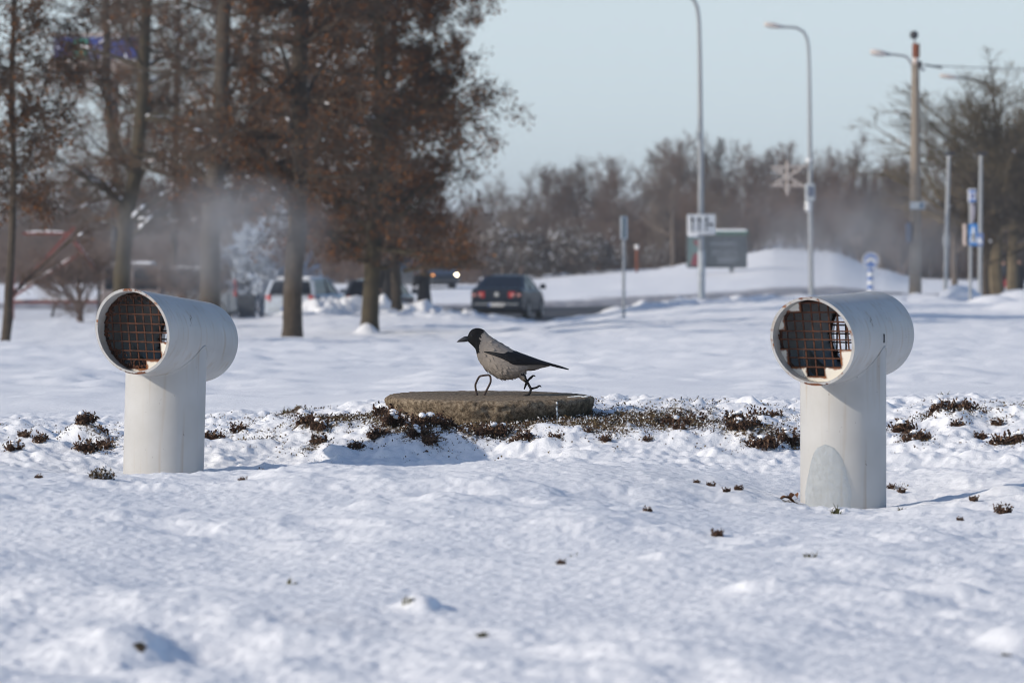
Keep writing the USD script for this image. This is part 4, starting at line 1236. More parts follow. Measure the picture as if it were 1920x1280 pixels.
def oak(label, d, line, r0, r1, n_leaf, seed, mat, leaf_size=.085, reach=2.4, low=.16, kids=3.0, snow=0.0, extra=(), leaf_zmin=None, up=.02, droop=.35, side=None):
    """A tree whose trunk follows picture points given at depth d; limbs from `low` of its length upwards."""
    rng = np.random.default_rng(seed)
    pts = np.array([P(px, py, d) for px, py in line])
    base = pts[0].copy()
    base[2] = gz(base[0], base[1]) - .12
    pts[0] = base
    tr = spline(pts, 26)
    rad = np.interp(np.linspace(0, 1, 26), [0, .04, .12, 1], [r0 * 1.35, r0 * 1.08, r0, r1])
    tr[1:, :2] += np.cumsum(rng.normal(0, .006, (25, 2)), 0)
    S, tips = [[], [], [], [], []], []
    Pm = dict(OAK)
    Pm['up'] = [.03, up, up - .03, -.06]
    for i in range(2, 26):
        f = i / 25
        if f < low:
            continue
        for _ in range(rng.poisson(kids)):
            a_ = rng.uniform(0, 2 * np.pi)
            el = rng.uniform(-.25, .6)
            dv = np.array([math.cos(a_) * math.cos(el), .75 * math.sin(a_) * math.cos(el), math.sin(el)])
            if side is not None and dv[0] * side < 0 and rng.uniform() < .5:
                dv[0] *= -1
            L = reach * rng.uniform(.55, 1.1) * (1.1 - .25 * f)
            branchy(rng, S, tips, tr[i], unit(dv), L, rad[i] * rng.uniform(.22, .42), 1, Pm)
    n_plain = len(S[1])
    for (line2, ra, rb, kk) in extra:                       # limbs drawn from the picture
        q2 = spline([P(px, py, d + dy) for px, py, dy in line2], 12)
        for i in range(11):
            S[1].append((q2[i], q2[i + 1], ra + (rb - ra) * i / 11, ra + (rb - ra) * (i + 1) / 11))
            for _ in range(rng.poisson(kk)):
                dv = unit(unit(q2[i + 1] - q2[i]) + rng.normal(0, .7, 3))
                branchy(rng, S, tips, q2[i + 1], dv, reach * .4 * rng.uniform(.5, 1), .02, 2, Pm)
    if leaf_zmin is not None:
        S[1] = [g_ for g_ in S[1][:n_plain] if g_[1][2] > leaf_zmin - .15] + S[1][n_plain:]
        S[2:] = [[g_ for g_ in L_ if g_[1][2] > leaf_zmin - .15] for L_ in S[2:]]
    n_plain0 = len(S[1]) - 11 * len(extra)
    off = base
    sh = lambda L_: [(np.asarray(a_) - off, np.asarray(b_) - off, x_, y_) for a_, b_, x_, y_ in L_]
    t = thing('oak_tree', label, 'tree', base)
    trunk = tube(tr - off, rad, 14)
    vv = np.array(trunk.vertices)
    vv[:, :2] += (fb(vv * [1, 1, .25], 9.0, 3, seed)[:, None] * .05) * np.sign(vv[:, :2] - np.interp(vv[:, 2], tr[:, 2] - off[2], tr[:, 0] - off[0])[:, None] * [1, 0])
    trunk.vertices = vv
    part(t, 'trunk', trunk, mat, True)
    chain = []
    for sg in sh(S[1]) + [None]:
        if chain and (sg is None or np.abs(np.asarray(sg[0]) - chain[-1][1]).max() > 1e-6):
            part(t, 'limb', segs_mesh(chain, 6), mat)
            chain = []
        chain.append(sg)
    part(t, 'twigs', segs_mesh(sh(S[2] + S[3]), 3), M['twig'], kind='stuff')
    if n_leaf:
        tp = np.array(tips) - off
        if leaf_zmin is not None:
            tp = tp[tp[:, 2] + off[2] > leaf_zmin]
        # leaves hang in bunches
        bunch = rng.integers(0, len(tp), n_leaf // 7)
        cs = np.repeat(tp[bunch], 7, 0) + rng.normal(0, .06, (len(bunch) * 7, 3)) - [0, 0, .05]
        lv, tone = leaves_mesh(rng, cs, leaf_size, droop)
        part(t, 'crown', lv, M['oak_leaf'], kind='stuff', attrs={'tone': tone})
    if snow:
        ex = [g_ for g_ in sh(S[1])[n_plain0:] if g_[2] > .02] if extra and snow > .05 else []
        sm = trimesh.util.concatenate([m_ for m_ in (snow_on(sh(S[1]) + [s_ for s_ in sh(S[2]) if s_[2] > .009], rng, snow), snow_on(ex, rng, .7, 1.5) if ex else None) if m_ is not None])
        if sm is not None:
            part(t, 'branch_snow', sm, M['snow_cap'], True, kind='stuff')
    return t


oak('tall brown-leaved oak with snow at its foot, right edge of the left trees', 85, [(692, 618), (696, 560), (703, 430), (710, 250), (713, 100), (716, -60), (718, -200)], .165, .10, 46000, 301, M['bark_green'], .066, 2.3, .1, 3.1, .012, leaf_zmin=.85)
oak('oak with the broad grey trunk standing nearest on open snow', 75, [(548, 637), (550, 560), (556, 430), (562, 250), (565, 90), (568, -80), (570, -240)], .17, .13, 11000, 302, M['bark'], .06, 1.9, .27, 2.3, .02,
    leaf_zmin=1.3, extra=[([(560, 130, 0), (520, 165, -.5), (470, 200, -1), (430, 250, -1.2)], .05, .02, .5), ([(566, 200, 0), (620, 100, .6), (690, 20, 1)], .045, .02, .5)])
oak('oak behind the leaning vent pipe with a straight brown trunk', 95, [(394, 606), (395, 520), (398, 420), (412, 300), (420, 120), (425, -60), (428, -200)], .225, .13, 8500, 303, M['bark'], .062, 2.5, .26, 1.9, .03,
    leaf_zmin=1.9, extra=[([(412, 260, 0), (380, 180, .5), (330, 110, 1), (300, 60, 1)], .06, .03, .6), ([(415, 240, 0), (470, 170, -.5), (560, 120, -1)], .05, .02, .5)])
oak('leaning oak with mossy forked trunk and snowy lower branches', 108, [(226, 602), (230, 500), (238, 410), (252, 330), (266, 200), (272, 60), (276, -80), (280, -200)], .2, .11, 8000, 304, M['bark_green'], .064, 2.9, .22, 1.8, .14,
    leaf_zmin=1.5, extra=[([(238, 395, 0), (200, 352, -.3), (160, 330, -.6), (120, 322, -.8)], .05, .02, .5), ([(232, 430, 0), (300, 370, -.5), (360, 345, -1), (430, 340, -1)], .055, .02, .5), ([(236, 400, 0), (190, 340, -.5), (130, 320, -1)], .05, .02, .5), ([(240, 380, 0), (300, 300, .6), (380, 300, .8), (470, 296, 1)], .05, .02, .5),
           ([(232, 460, 0), (290, 405, -.3), (345, 352, -.5), (400, 330, -.5), (485, 300, -.5)], .05, .025, .4), ([(250, 340, 0), (215, 250, .5), (180, 120, 1), (150, 20, 1.2)], .06, .02, .6)])
oak('slender young tree at the far left edge with a thin trunk', 64, [(8, 670), (12, 600), (18, 480), (22, 350), (22, 200), (24, 60), (28, -80)], .065, .035, 8000, 305, M['bark'], .052, 1.4, .4, 2.2, .02,
    extra=[([(17, 560, 0), (60, 515, .2), (110, 470, .4), (150, 430, .5)], .022, .008, .4)])
oak('background oak hidden between the leaning oak and the left edge', 125, [(236, 596), (232, 480), (216, 330), (200, 160), (196, 0), (194, -140)], .13, .1, 7000, 306, M['bark'], .07, 3.3, .2, 1.5, .05, leaf_zmin=1.5)
oak('background oak showing between the two broad trunks', 128, [(397, 592), (402, 470), (452, 330), (476, 160), (480, 0), (482, -140)], .14, .1, 5000, 307, M['bark'], .07, 3.0, .28, 1.3, .03, leaf_zmin=2.0)
oak('background oak showing through between the open trunk and the right oak', 118, [(694, 592), (690, 470), (640, 330), (640, 160), (642, 0), (644, -140)], .13, .09, 22000, 308, M['bark'], .07, 2.8, .14, 2.2, .02, leaf_zmin=.75)
oak('background oak whose crown fills the space right of the right oak', 112, [(745, 596), (742, 470), (738, 330), (738, 160), (738, 0), (738, -140)], .13, .09, 27000, 309, M['bark'], .07, 2.05, .12, 2.6, .02, leaf_zmin=.7)
oak('background oak between the leaning oak and the straight brown trunk', 152, [(325, 592), (326, 470), (330, 330), (332, 160), (334, 0), (336, -140)], .13, .09, 7000, 310, M['bark'], .07, 3.2, .2, 1.4, .03, leaf_zmin=1.5)

# frosted birch behind the vans
Sf, _ = bare_tree_parts(41, 3.5, 1.2, .017, 1.45, .05, -.03)
b0 = P(488, 588, 142)
tf = thing('frosted_tree', 'small tree white with hoar frost behind the parked cars', 'tree', (b0[0], b0[1], gz(b0[0], b0[1])))
add_bare(tf, Sf, M['frost'])

# bare trees of the far wood
far_protos = []


def far_tree(px, top, d, var, base_y=None, mat=None, wide=1.0, label=None, group='bare trees of the far wood', low=False):
    H0 = 8.0
    x = d * (px - 960) / FPX
    z = gz(x, d) - .1
    hgt = (CZ - d * (top - YH) / FPX) - z
    sc = hgt / H0
    spot = next(w_ for lim, w_ in ((180, 'behind the far left oaks and the red frame'), (420, 'behind the leaning oak and the parked vans'), (640, 'behind the frosted tree and the nearest oak'), (880, 'behind the right oak and the two people'),
                                   (1060, 'above the dark sedan and snowy bushes'), (1240, 'behind the thin sign post'), (1400, 'behind the lane sign and billboard'), (1560, 'behind the snowflake lamp post and the hill'), (1720, 'behind the round blue sign'), (9999, 'behind the bus stop signs')) if px < lim)
    lab = label or f"{('grey', 'reddish')[var % 2]} bare {'low tree' if low else 'tree'} {spot}"
    if len(far_protos) <= var:
        S, tips = bare_tree_parts(500 + var * 13, H0, (.85, .7, 1.0, .75, .9, 1.1)[var], .0085, (1.05, 1.1, 1.0, 1.1, 1.0, 1.0)[var], (.2, .12, .25, .1, .3, .3)[var], .16)
        zmax = max(b[2] for L_ in S for _, b, _, _ in L_)
        S = [[(a_ * H0 / zmax, b_ * H0 / zmax, r0, r1) for a_, b_, r0, r1 in L_] for L_ in S]
        t = thing('bare_tree', lab, 'bare tree', (x, d, z), (px * 17 % 628) / 100, group, None, (sc * wide, sc * wide, sc))
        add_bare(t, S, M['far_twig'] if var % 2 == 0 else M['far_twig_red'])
        far_protos.append(t)
        return t
    return dup(far_protos[var], 'bare_tree', lab, 'bare tree', (x, d, z), (px * 17 % 628) / 100, group, (sc * wide, sc * wide, sc))


rngt = np.random.default_rng(90)
sky_line = ([-60, 60, 300, 600, 850, 930, 985, 1055, 1130, 1185, 1235, 1290, 1340, 1420, 1500, 1560, 1610, 1680, 1740, 1980], [330, 330, 330, 340, 350, 335, 320, 298, 300, 318, 268, 268, 282, 272, 282, 262, 250, 285, 300, 290])
px = -80
k_ = 0
while px < 2010:
    far_tree(px, np.interp(px, *sky_line) + rngt.uniform(-34, 38), 262 + rngt.uniform(-8, 14), k_ % 6, wide=rngt.uniform(.75, 1.25))
    k_ += 1
    px += rngt.uniform(24, 40)
px = -80
while px < 2010:                                             # a lower second row, in front
    if not 1385 < px < 1600:
        far_tree(px, np.interp(px, *sky_line) + rngt.uniform(55, 110), 246 + rngt.uniform(-4, 8), k_ % 6, wide=rngt.uniform(1.0, 1.5), low=True)
    k_ += 1
    px += rngt.uniform(26, 44)

# undergrowth of the wood: one mass of thin stems
def thicket(n, lo, hi, depth, hgt, seed):
    rng = np.random.default_rng(seed)
    px_, d = rng.uniform(lo, hi, n), depth + rng.uniform(-9, 9, n)
    x = d * (px_ - 960) / FPX
    p = np.stack([x, d, gzs(x, d) - .1], 1)
    L = hgt * rng.uniform(.45, 1.15, (n, 1))
    nrm = lambda v_: v_ / np.linalg.norm(v_, axis=1, keepdims=True)
    dv = nrm(np.concatenate([rng.normal(0, .3, (n, 2)), np.ones((n, 1))], 1))
    r = rng.uniform(.012, .03, n)
    S = []
    for i in range(4):
        q_ = p + dv * L / 4
        S += list(zip(p, q_, r, r * .75))
        for _k in range(2):
            e = nrm(dv + rng.normal(0, .65, (n, 3)))
            S += list(zip(q_, q_ + e * L * rng.uniform(.15, .32, (n, 1)), r * .6, r * .25))
        p, r = q_, r * .75
        dv = nrm(dv + rng.normal(0, .22, (n, 3)))
    return segs_mesh(S, 3)


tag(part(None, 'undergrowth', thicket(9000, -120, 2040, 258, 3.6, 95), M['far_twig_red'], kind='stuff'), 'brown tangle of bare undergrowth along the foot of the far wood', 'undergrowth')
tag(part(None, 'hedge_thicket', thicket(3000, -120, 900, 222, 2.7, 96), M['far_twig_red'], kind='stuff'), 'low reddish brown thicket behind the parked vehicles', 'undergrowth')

# snow-laden arching bushes left of the sign post
for k_, (px, top, w_, lab) in enumerate(((945, 430, 1.0, 'snow-laden arching bush right above the dark sedan'), (1010, 400, 1.1, 'widest snow-laden bush between the sedan and the thin sign post'), (1075, 415, 1.0, 'snow-laden bush just left of the thin sign post'),
                                          (1125, 440, .8, 'low snowy bush behind the thin sign post'), (1235, 450, .8, 'snow-flecked bush left of the billboard'))):
    d = 228
    rng = np.random.default_rng(700 + k_)
    S, tips = [[], [], [], []], []
    Pm = dict(max=3, steps=[5, 5, 4, 3], wob=[.12, .14, .17, .2], up=[-.08, -.09, -.06, 0], kids=[2.2, 1.5, 1.2, 0], ang=[45, 40, 35, 30], ratio=[.6, .6, .6, .5], bare=[.2, .2, .2, 0], rmin=.014)
    for _ in range(9):
        a_ = rng.uniform(0, 6.28)
        branchy(rng, S, tips, np.zeros(3), unit([.7 * math.cos(a_), .5 * math.sin(a_), 1]), 2.6, .04, 0, Pm)
    x = d * (px - 960) / FPX
    z = gz(x, d) - .1
    zmax = max(b[2] for L_ in S for _, b, _, _ in L_)
    sc = ((CZ - d * (top - YH) / FPX) - z) / zmax
    t = thing('snowy_bush', lab, 'bush', (x, d, z), 0, None, None, (sc * w_, sc * w_, sc))
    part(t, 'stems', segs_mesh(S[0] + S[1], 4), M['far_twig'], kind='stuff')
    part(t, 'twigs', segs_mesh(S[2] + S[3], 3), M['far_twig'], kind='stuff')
    part(t, 'branch_snow', snow_on([s_ for s_ in S[0] + S[1] + S[2]], rng, .20, 1.25, .032), M['snow_cap'], True, kind='stuff')

# the big bare trees at the right edge
def fan_tree(label, px, base, top, d, seed, half_px, mat, H=8.5, rmin=.009, fork=.3, snow=0, n_limb=11, dens=1.0):
    """A spreading crown of many rising limbs, half_px picture pixels wide to either side."""
    rng = np.random.default_rng(seed)
    S, tips = [[], [], [], [], []], []
    Pm = dict(max=3, steps=[6, 8, 5, 4], wob=[.05, .08, .13, .18], up=[.05, .025, .04, .03], kids=[0, 2.0 * dens, 2.3 * dens, 0], ang=[30, 34, 34, 30], ratio=[.6, .42, .55, .5], bare=[1, .15, .1, 0], rmin=rmin)
    p, r, L0 = np.array([0, 0, -.3]), H * .026, H * (fork + .45)
    dv = np.array([0, 0, 1.0])
    k0 = 12
    for i in range(k0):
        q_ = p + unit(dv + rng.normal(0, .04, 3)) * L0 / k0
        S[0].append((p, q_, r, r * .93))
        p, r = q_, r * .93
        f = (i + 1) / k0
        if f * L0 > fork * H:
            for _ in range(max(1, round(n_limb / 6))):
                a_, lean = rng.uniform(0, 2 * np.pi), math.radians(rng.uniform(20, 72) * (1.15 - .5 * f))
                d2 = np.array([math.sin(lean) * math.cos(a_), math.sin(lean) * math.sin(a_), math.cos(lean)])
                branchy(rng, S, tips, p, d2, H * rng.uniform(.42, .62) * (1.1 - .35 * f), r * rng.uniform(.4, .6), 1, Pm)
    allv = np.array([b for L_ in S for _, b, _, _ in L_])
    x = d * (px - 960) / FPX
    z = gz(x, d) - .1
    sz = ((CZ - d * (top - YH) / FPX) - z) / allv[:, 2].max()
    sxy = half_px * d / FPX / np.percentile(np.abs(allv[:, 0]), 94)
    t = thing('bare_tree', label, 'bare tree', (x, d, z), 0, None, None, (sxy, sxy, sz))
    add_bare(t, S, M[mat])
    if snow:
        part(t, 'branch_snow', snow_on(S[1] + S[2][::4], rng, snow, 1.3, .03), M['snow_cap'], True, kind='stuff')


def big_tree(label, px, base, top, d, seed, spread, dense=1.2, mat='bark', H=8.5, up=.1, rmin=.009, snow=0):
    S, tips = bare_tree_parts(seed, H, spread, rmin, dense, .2, up)
    x = d * (px - 960) / FPX
    z = gz(x, d) - .1
    zmax = max(b[2] for L_ in S for _, b, _, _ in L_)
    sc = ((CZ - d * (top - YH) / FPX) - z) / zmax
    t = thing('bare_tree', label, 'bare tree', (x, d, z), seed % 6, None, None, sc)
    add_bare(t, S, M[mat])
    if snow:
        sm = snow_on(S[1] + S[2][::3], np.random.default_rng(seed), snow, 1.3, .03)
        part(t, 'branch_snow', sm, M['snow_cap'], True, kind='stuff')


fan_tree('tall spreading bare tree behind the bus stop sign', 1868, 545, 92, 150, 811, 212, 'bark_light', snow=.02, n_limb=25, dens=1.05, rmin=.006)
fan_tree('bare tree at the right edge beside the walkers', 1897, 545, 150, 158, 823, 160, 'bark_light', n_limb=18, dens=.9, rmin=.006)
fan_tree('bare tree with upswept crown between the concrete pole and the bus stop', 1790, 545, 215, 195, 837, 90, 'far_twig', n_limb=10)
fan_tree('smaller bare tree behind the bus stop with snow in its forks', 1850, 545, 300, 140, 841, 75, 'bark', 5.5, snow=.06, n_limb=10)
fan_tree('low bare tree rising at the right border of the picture', 1945, 545, 260, 146, 853, 90, 'bark', 5.5, snow=.05, n_limb=10)
fan_tree('reddish twiggy sapling in front of the red frame', 150, 590, 436, 112, 871, 105, 'far_twig_red', 4.5, n_limb=9, rmin=.006, fork=.12)
fan_tree('reddish twiggy sapling before the panel van', 345, 590, 440, 120, 877, 85, 'far_twig_red', 4.5, n_limb=9, rmin=.006, fork=.12)
fan_tree('bare tree with open crown above the lane sign', 1262, 500, 264, 240, 861, 62, 'far_twig', n_limb=8)
fan_tree('pale bare tree between the right oak and the sedan', 945, 520, 318, 236, 867, 60, 'far_twig', n_limb=8)

# fine drooping twigs: done in the oaks above

# ------------------------------------------------------------------ vehicles (local: x forward from the rear bumper, y left, z up from the road)
def shell(stations):
    """Lower body: stations (x, half-width, z0, z1) with rounded corners."""
    rings = []
    for x, hw, z0, z1 in stations:
        r = min(.12, (z1 - z0) * .3)
        ring = []
        for sy_, sz_ in ((1, 0), (1, 1), (-1, 1), (-1, 0)):
            cy, czz = sy_ * (hw - r), (z0 + r, z1 - r)[sz_]
            base = {(1, 0): -90, (1, 1): 0, (-1, 1): 90, (-1, 0): 180}[(sy_, sz_)]
            for k in range(5):
                a_ = math.radians(base + 22.5 * k)
                ring.append((x, cy + r * math.cos(a_), czz + r * math.sin(a_)))
        rings.append(np.array(ring))
    return loft(rings, True)


def wheel(t, x, y, r=.32, w=.2, hub='rim'):
    ty = loft([np.stack([rr_ * np.cos(np.arange(28) * 2 * np.pi / 28), np.full(28, yy), rr_ * np.sin(np.arange(28) * 2 * np.pi / 28)], 1) for yy, rr_ in ((-w / 2, r * .8), (-w / 2 * .8, r), (w / 2 * .8, r), (w / 2, r * .8))])
    ty.apply_translation((x, y, r))
    wh = part(t, 'wheel', ty, M['rubber'], 40)
    s = 1 if y > 0 else -1
    rim_ = trimesh.creation.cylinder(radius=r * .66, height=.03, sections=24)
    rim_.apply_transform(trimesh.transformations.rotation_matrix(np.pi / 2, [1, 0, 0]))
    rim_.apply_translation((x, y + s * (w / 2 + .004), r))
    part(wh, 'rim', rim_, M[hub])
    arch = tube([(x + (r + .05) * math.cos(a_), y + s * w * .42, r + (r + .05) * math.sin(a_)) for a_ in np.linspace(-.1, np.pi + .1, 18)], .035, 6)
    part(t, 'wheel_arch', arch, M['black'], True)


def car(name, label, catg, loc, rz, paint, L, Wd, H, belt, hood, roof, screen, wheels, z_tail, group=None, estate=False):
    """roof=(x0, x1) of the roof panel, screen=(x0, x1) of the glasshouse at the belt; hood: height of the bonnet."""
    t = thing(name, label, catg, loc, rz, group)
    hw = Wd / 2
    st = [(0.0, hw * .86, .38, belt * .86), (.05, hw * .93, .3, z_tail), (.35, hw * .98, .24, z_tail + .02), (screen[0] + .25, hw, .2, belt), (L * .45, hw, .19, belt), (screen[1] - .1, hw, .2, belt - .01),
          (screen[1] + .35, hw * .99, .2, hood), (L - .45, hw * .96, .22, hood - .1), (L - .1, hw * .86, .28, hood - .22), (L, hw * .74, .36, hood - .32)]
    part(t, 'body', shell(st), M[paint], 40)
    tw = hw * (.7 if estate else .62)
    gl = hull([(screen[0], s * hw * .86, belt - .06) for s in (-1, 1)] + [(screen[1], s * hw * .86, belt - .08) for s in (-1, 1)] + [(roof[0], s * tw, H - .06) for s in (-1, 1)] + [(roof[1], s * tw, H - .07) for s in (-1, 1)], .03)
    part(t, 'windows', gl, M['glass_dark'], 30)
    xm = (roof[0] + roof[1]) / 2
    rf = hull([(roof[0] - .04, s * (tw + .005), H - .075) for s in (-1, 1)] + [(roof[1] + .02, s * (tw + .005), H - .085) for s in (-1, 1)] + [(xm, s * tw * .7, H - .03) for s in (-1, 1)], .03)
    part(t, 'roof', rf, M[paint], 40)
    for s in (-1, 1):
        part(t, 'pillar', bar((screen[0] - .02, s * hw * .885, belt - .05), (roof[0] - .02, s * (tw + .025), H - .07), .16 if not estate else .12, .05), M[paint])
        part(t, 'pillar', bar((screen[1] + .02, s * hw * .885, belt - .06), (roof[1] + .02, s * (tw + .025), H - .08), .06, .05), M[paint])
        part(t, 'pillar', bar((L * .47, s * (hw * .905), belt - .04), (L * .46, s * (tw + .035), H - .08), .07, .035), M['black'])
        mm = m3.Manifold.batch_hull([m3.Manifold.sphere(.045, 10).translate([screen[1] - .38 + dx, s * (hw + .05 + dy), belt + .04 + dz]) for dx, dy, dz in ((0, 0, 0), (.05, .12, 0), (0, .12, .08), (0, .01, .08))])
        part(t, 'mirror', from_manifold(mm), M[paint], 40)
        part(t, 'door_handle', box((.2, .03, .03), (L * .4, s * (hw + .008), belt - .14), bev=.008), M[paint])
        part(t, 'headlight', hull([(L - .16, s * hw * .72, hood - .3), (L - .28, s * hw * .84, hood - .24), (L - .14, s * hw * .5, hood - .32)], .06), M['lens'], True)
    for x in wheels:
        for s in (-1, 1):
            wheel(t, x, s * (hw - .1))
    part(t, 'bumper', box((.12, Wd * .93, .22), (.03, 0, .43), bev=.05), M[paint], 40)
    part(t, 'bumper_strip', box((.02, Wd * .8, .03), (-.035, 0, .52), bev=.005), M['grey_paint'])
    return t


def tail_lamps(t, hw, z, w, h, x=0.02, inner=True):
    for s in (-1, 1):
        lt = part(t, 'tail_lamp', hull([(x + .05, s * (hw * .93 - .03), z + h / 2 - .03), (x + .05, s * (hw * .93 - .03), z - h / 2 + .03), (x, s * (hw * .93 - w), z + h / 2 - .03), (x, s * (hw * .93 - w), z - h / 2 + .03)], .035), M['tail_red'], True)
        if inner:
            for o in (.25, .72):
                c = trimesh.creation.cylinder(radius=h * .27, height=.02, sections=20)
                c.apply_transform(trimesh.transformations.rotation_matrix(np.pi / 2, [0, 1, 0]))
                c.apply_translation((x - .036, s * (hw * .93 - w * o), z))
                part(lt, 'lamp_round', c, M['tail_pink'])


def plate(t, x, z, text, w=.52, h=.115):
    pl = part(t, 'number_plate', box((.012, w, h), (x, 0, z), bev=.004), M['white_paint'])
    part(pl, 'blue_band', box((.004, .05, h * .92), (x - .009, w / 2 - .028, z)), M['blue_sign'])
    tx = meshkit.text_mesh(text, h * .66, .003)
    tx.apply_transform(np.array([[0, 0, -1, 0], [-1, 0, 0, 0], [0, 1, 0, 0], [0, 0, 0, 1.0]]))
    c = tx.bounds.mean(0)
    tx.apply_translation((x - .0085 - c[0], -.02 - c[1], z - c[2]))
    part(pl, 'plate_text', tx, M['black'])


rear = P(931, 600, 140.0)
sedan = car('sedan_car', 'dark blue sedan with red tail lamps driving away on the road', 'car', (rear[0], rear[1], CZ + ROAD_H + .004), math.radians(90 - 9.5), 'sedan_paint', 4.75, 1.82, 1.46, .98, .9, (1.6, 2.75), (.5, 3.6), (1.0, 3.75), 1.03)
tail_lamps(sedan, .91, .82, .42, .2)
plate(sedan, -.045, .50, '010 HHB')
em = trimesh.creation.annulus(.058, .07, .012, sections=32)
em.apply_transform(trimesh.transformations.rotation_matrix(np.pi / 2, [0, 1, 0]))
em.apply_translation((-.002, 0, .84))
emb = part(sedan, 'emblem', em, M['white_paint'])
dsk = trimesh.creation.cylinder(radius=.058, height=.006, sections=32)
dsk.apply_transform(trimesh.transformations.rotation_matrix(np.pi / 2, [0, 1, 0]))
dsk.apply_translation((.001, 0, .84))
part(emb, 'emblem_disc', dsk, M['grey_paint'])
for (a_, b_) in (((-.026, .048), (0, .006)), ((.026, .048), (0, .006)), ((-.046, .028), (-.022, -.048)), ((-.022, -.048), (0, -.008)), ((0, -.008), (.022, -.048)), ((.022, -.048), (.046, .028))):
    part(emb, 'emblem_stroke', bar((-.006, a_[0], .84 + a_[1]), (-.006, b_[0], .84 + b_[1]), .008, .011), M['white_paint'])
part(sedan, 'exhaust', tube([(-.03, .55, .3), (.2, .55, .3)], .03, 10), M['dark_metal'])

rear = P(543, 605, 133.0)
hatch = car('hatchback_car', 'pale silver hatchback with red tail lamps parked behind the nearest oak', 'car', (rear[0], rear[1], gz(rear[0], rear[1] + 2)), math.radians(90 - 12), 'white_car', 4.1, 1.72, 1.47, .96, .92, (.35, 2.3), (.06, 3.3), (.7, 3.25), .95, estate=True)
tail_lamps(hatch, .86, .84, .16, .22, inner=False)
plate(hatch, -.04, .52, '482 BNH')
part(hatch, 'roof_snow', hull([(.5, s * .5, 1.46) for s in (-1, 1)] + [(2.1, s * .5, 1.46) for s in (-1, 1)], .04), M['snow_cap'], True)

rear = P(246, 600, 134.0)
van = car('panel_van', 'grey brown van seen from behind with snow on its roof, left of the brown trunk', 'van', (rear[0], rear[1], gz(rear[0], rear[1] + 1)), math.radians(90 + 3), 'brown_bus', 4.9, 1.95, 1.95, 1.02, 1.0, (.12, 3.4), (.05, 4.1), (.9, 3.8), 1.02, estate=True)
for s in (-1, 1):
    dr = part(van, 'rear_door', box((.05, .9, 1.25), (.0, s * .46, 1.18), bev=.02), M['brown_bus'])
    part(dr, 'door_window', box((.02, .74, .66), (-.03, s * .45, 1.44), bev=.01), M['glass_dark'])
part(van, 'roof_snow', hull([(.2, s * .6, 1.93) for s in (-1, 1)] + [(3.2, s * .6, 1.93) for s in (-1, 1)], .05), M['snow_cap'], True)
tail_lamps(van, .97, .8, .12, .3, inner=False)

rear = P(452, 600, 141.0)
mpv = car('estate_car', 'grey estate car in side view behind the brown trunk, red lamp at its rear', 'car', (rear[0], rear[1], gz(rear[0], rear[1])), math.radians(180 - 6), 'silver_paint', 4.5, 1.8, 1.72, .98, .95, (.2, 2.9), (.05, 3.75), (.75, 3.55), 1.0, estate=True)
for s in (-1, 1):
    part(mpv, 'tail_lamp', hull([(.06, s * .80, 1.3), (.04, s * .84, .85)], .06), M['tail_red'], True)
part(mpv, 'roof_snow', hull([(.4, s * .5, 1.72) for s in (-1, 1)] + [(2.7, s * .5, 1.72) for s in (-1, 1)], .05), M['snow_cap'], True)

rear = P(692, 616, 131.0)
small = car('small_car', 'small dark car parked behind the trunk of the right oak', 'car', (rear[0], rear[1], gz(rear[0], rear[1])), math.radians(90 - 8), 'dark_car', 3.9, 1.68, 1.42, .93, .9, (.35, 2.2), (.06, 3.2), (.65, 3.1), .93, estate=True)
tail_lamps(small, .84, .8, .16, .22, inner=False)

front = P(836, 540, 200.0)
ang = math.radians(-90 + 28)
zf = gz(front[0], front[1])
org = np.array([front[0], front[1]]) - 4.4 * np.array([math.cos(ang), math.sin(ang)])
onc = car('oncoming_car', 'distant dark car with lit headlights left of the sedan', 'car', (org[0], org[1], zf), ang, 'dark_car', 4.4, 1.78, 1.45, .95, .9, (.7, 2.5), (.3, 3.4), (.8, 3.5), .98)
for s, mt, r in ((1, 'headlight_on', .085), (-1, 'indicator_on', .07)):
    e = trimesh.creation.icosphere(2, r)
    e.apply_scale((.4, 1, 1)) if False else None
    e.apply_translation((4.27, s * .62, .66))
    part(onc, 'lit_lamp', e, M[mt], True)

# the grey bin beside the van
b0 = P(463, 598, 138)
wb = thing('waste_bin', 'dark grey wheeled bin standing between the silver cars', 'bin', (b0[0], b0[1], gz(b0[0], b0[1])))
part(wb, 'body', hull([(s * .21, q_ * .2, .1) for s in (-1, 1) for q_ in (-1, 1)] + [(s * .27, q_ * .28, .78) for s in (-1, 1) for q_ in (-1, 1)], .03), M['bin'], 30)
part(wb, 'lid', hull([(s * .29, q_ * .31, .84) for s in (-1, 1) for q_ in (-1, 1)] + [(0, .1, .9)], .025), M['bin'], 30)
for s in (-1, 1):
    c = trimesh.creation.cylinder(radius=.1, height=.05, sections=20)
    c.apply_transform(trimesh.transformations.rotation_matrix(np.pi / 2, [0, 1, 0]))
    c.apply_translation((s * .26, .24, .1))
    part(wb, 'wheel', c, M['rubber'])

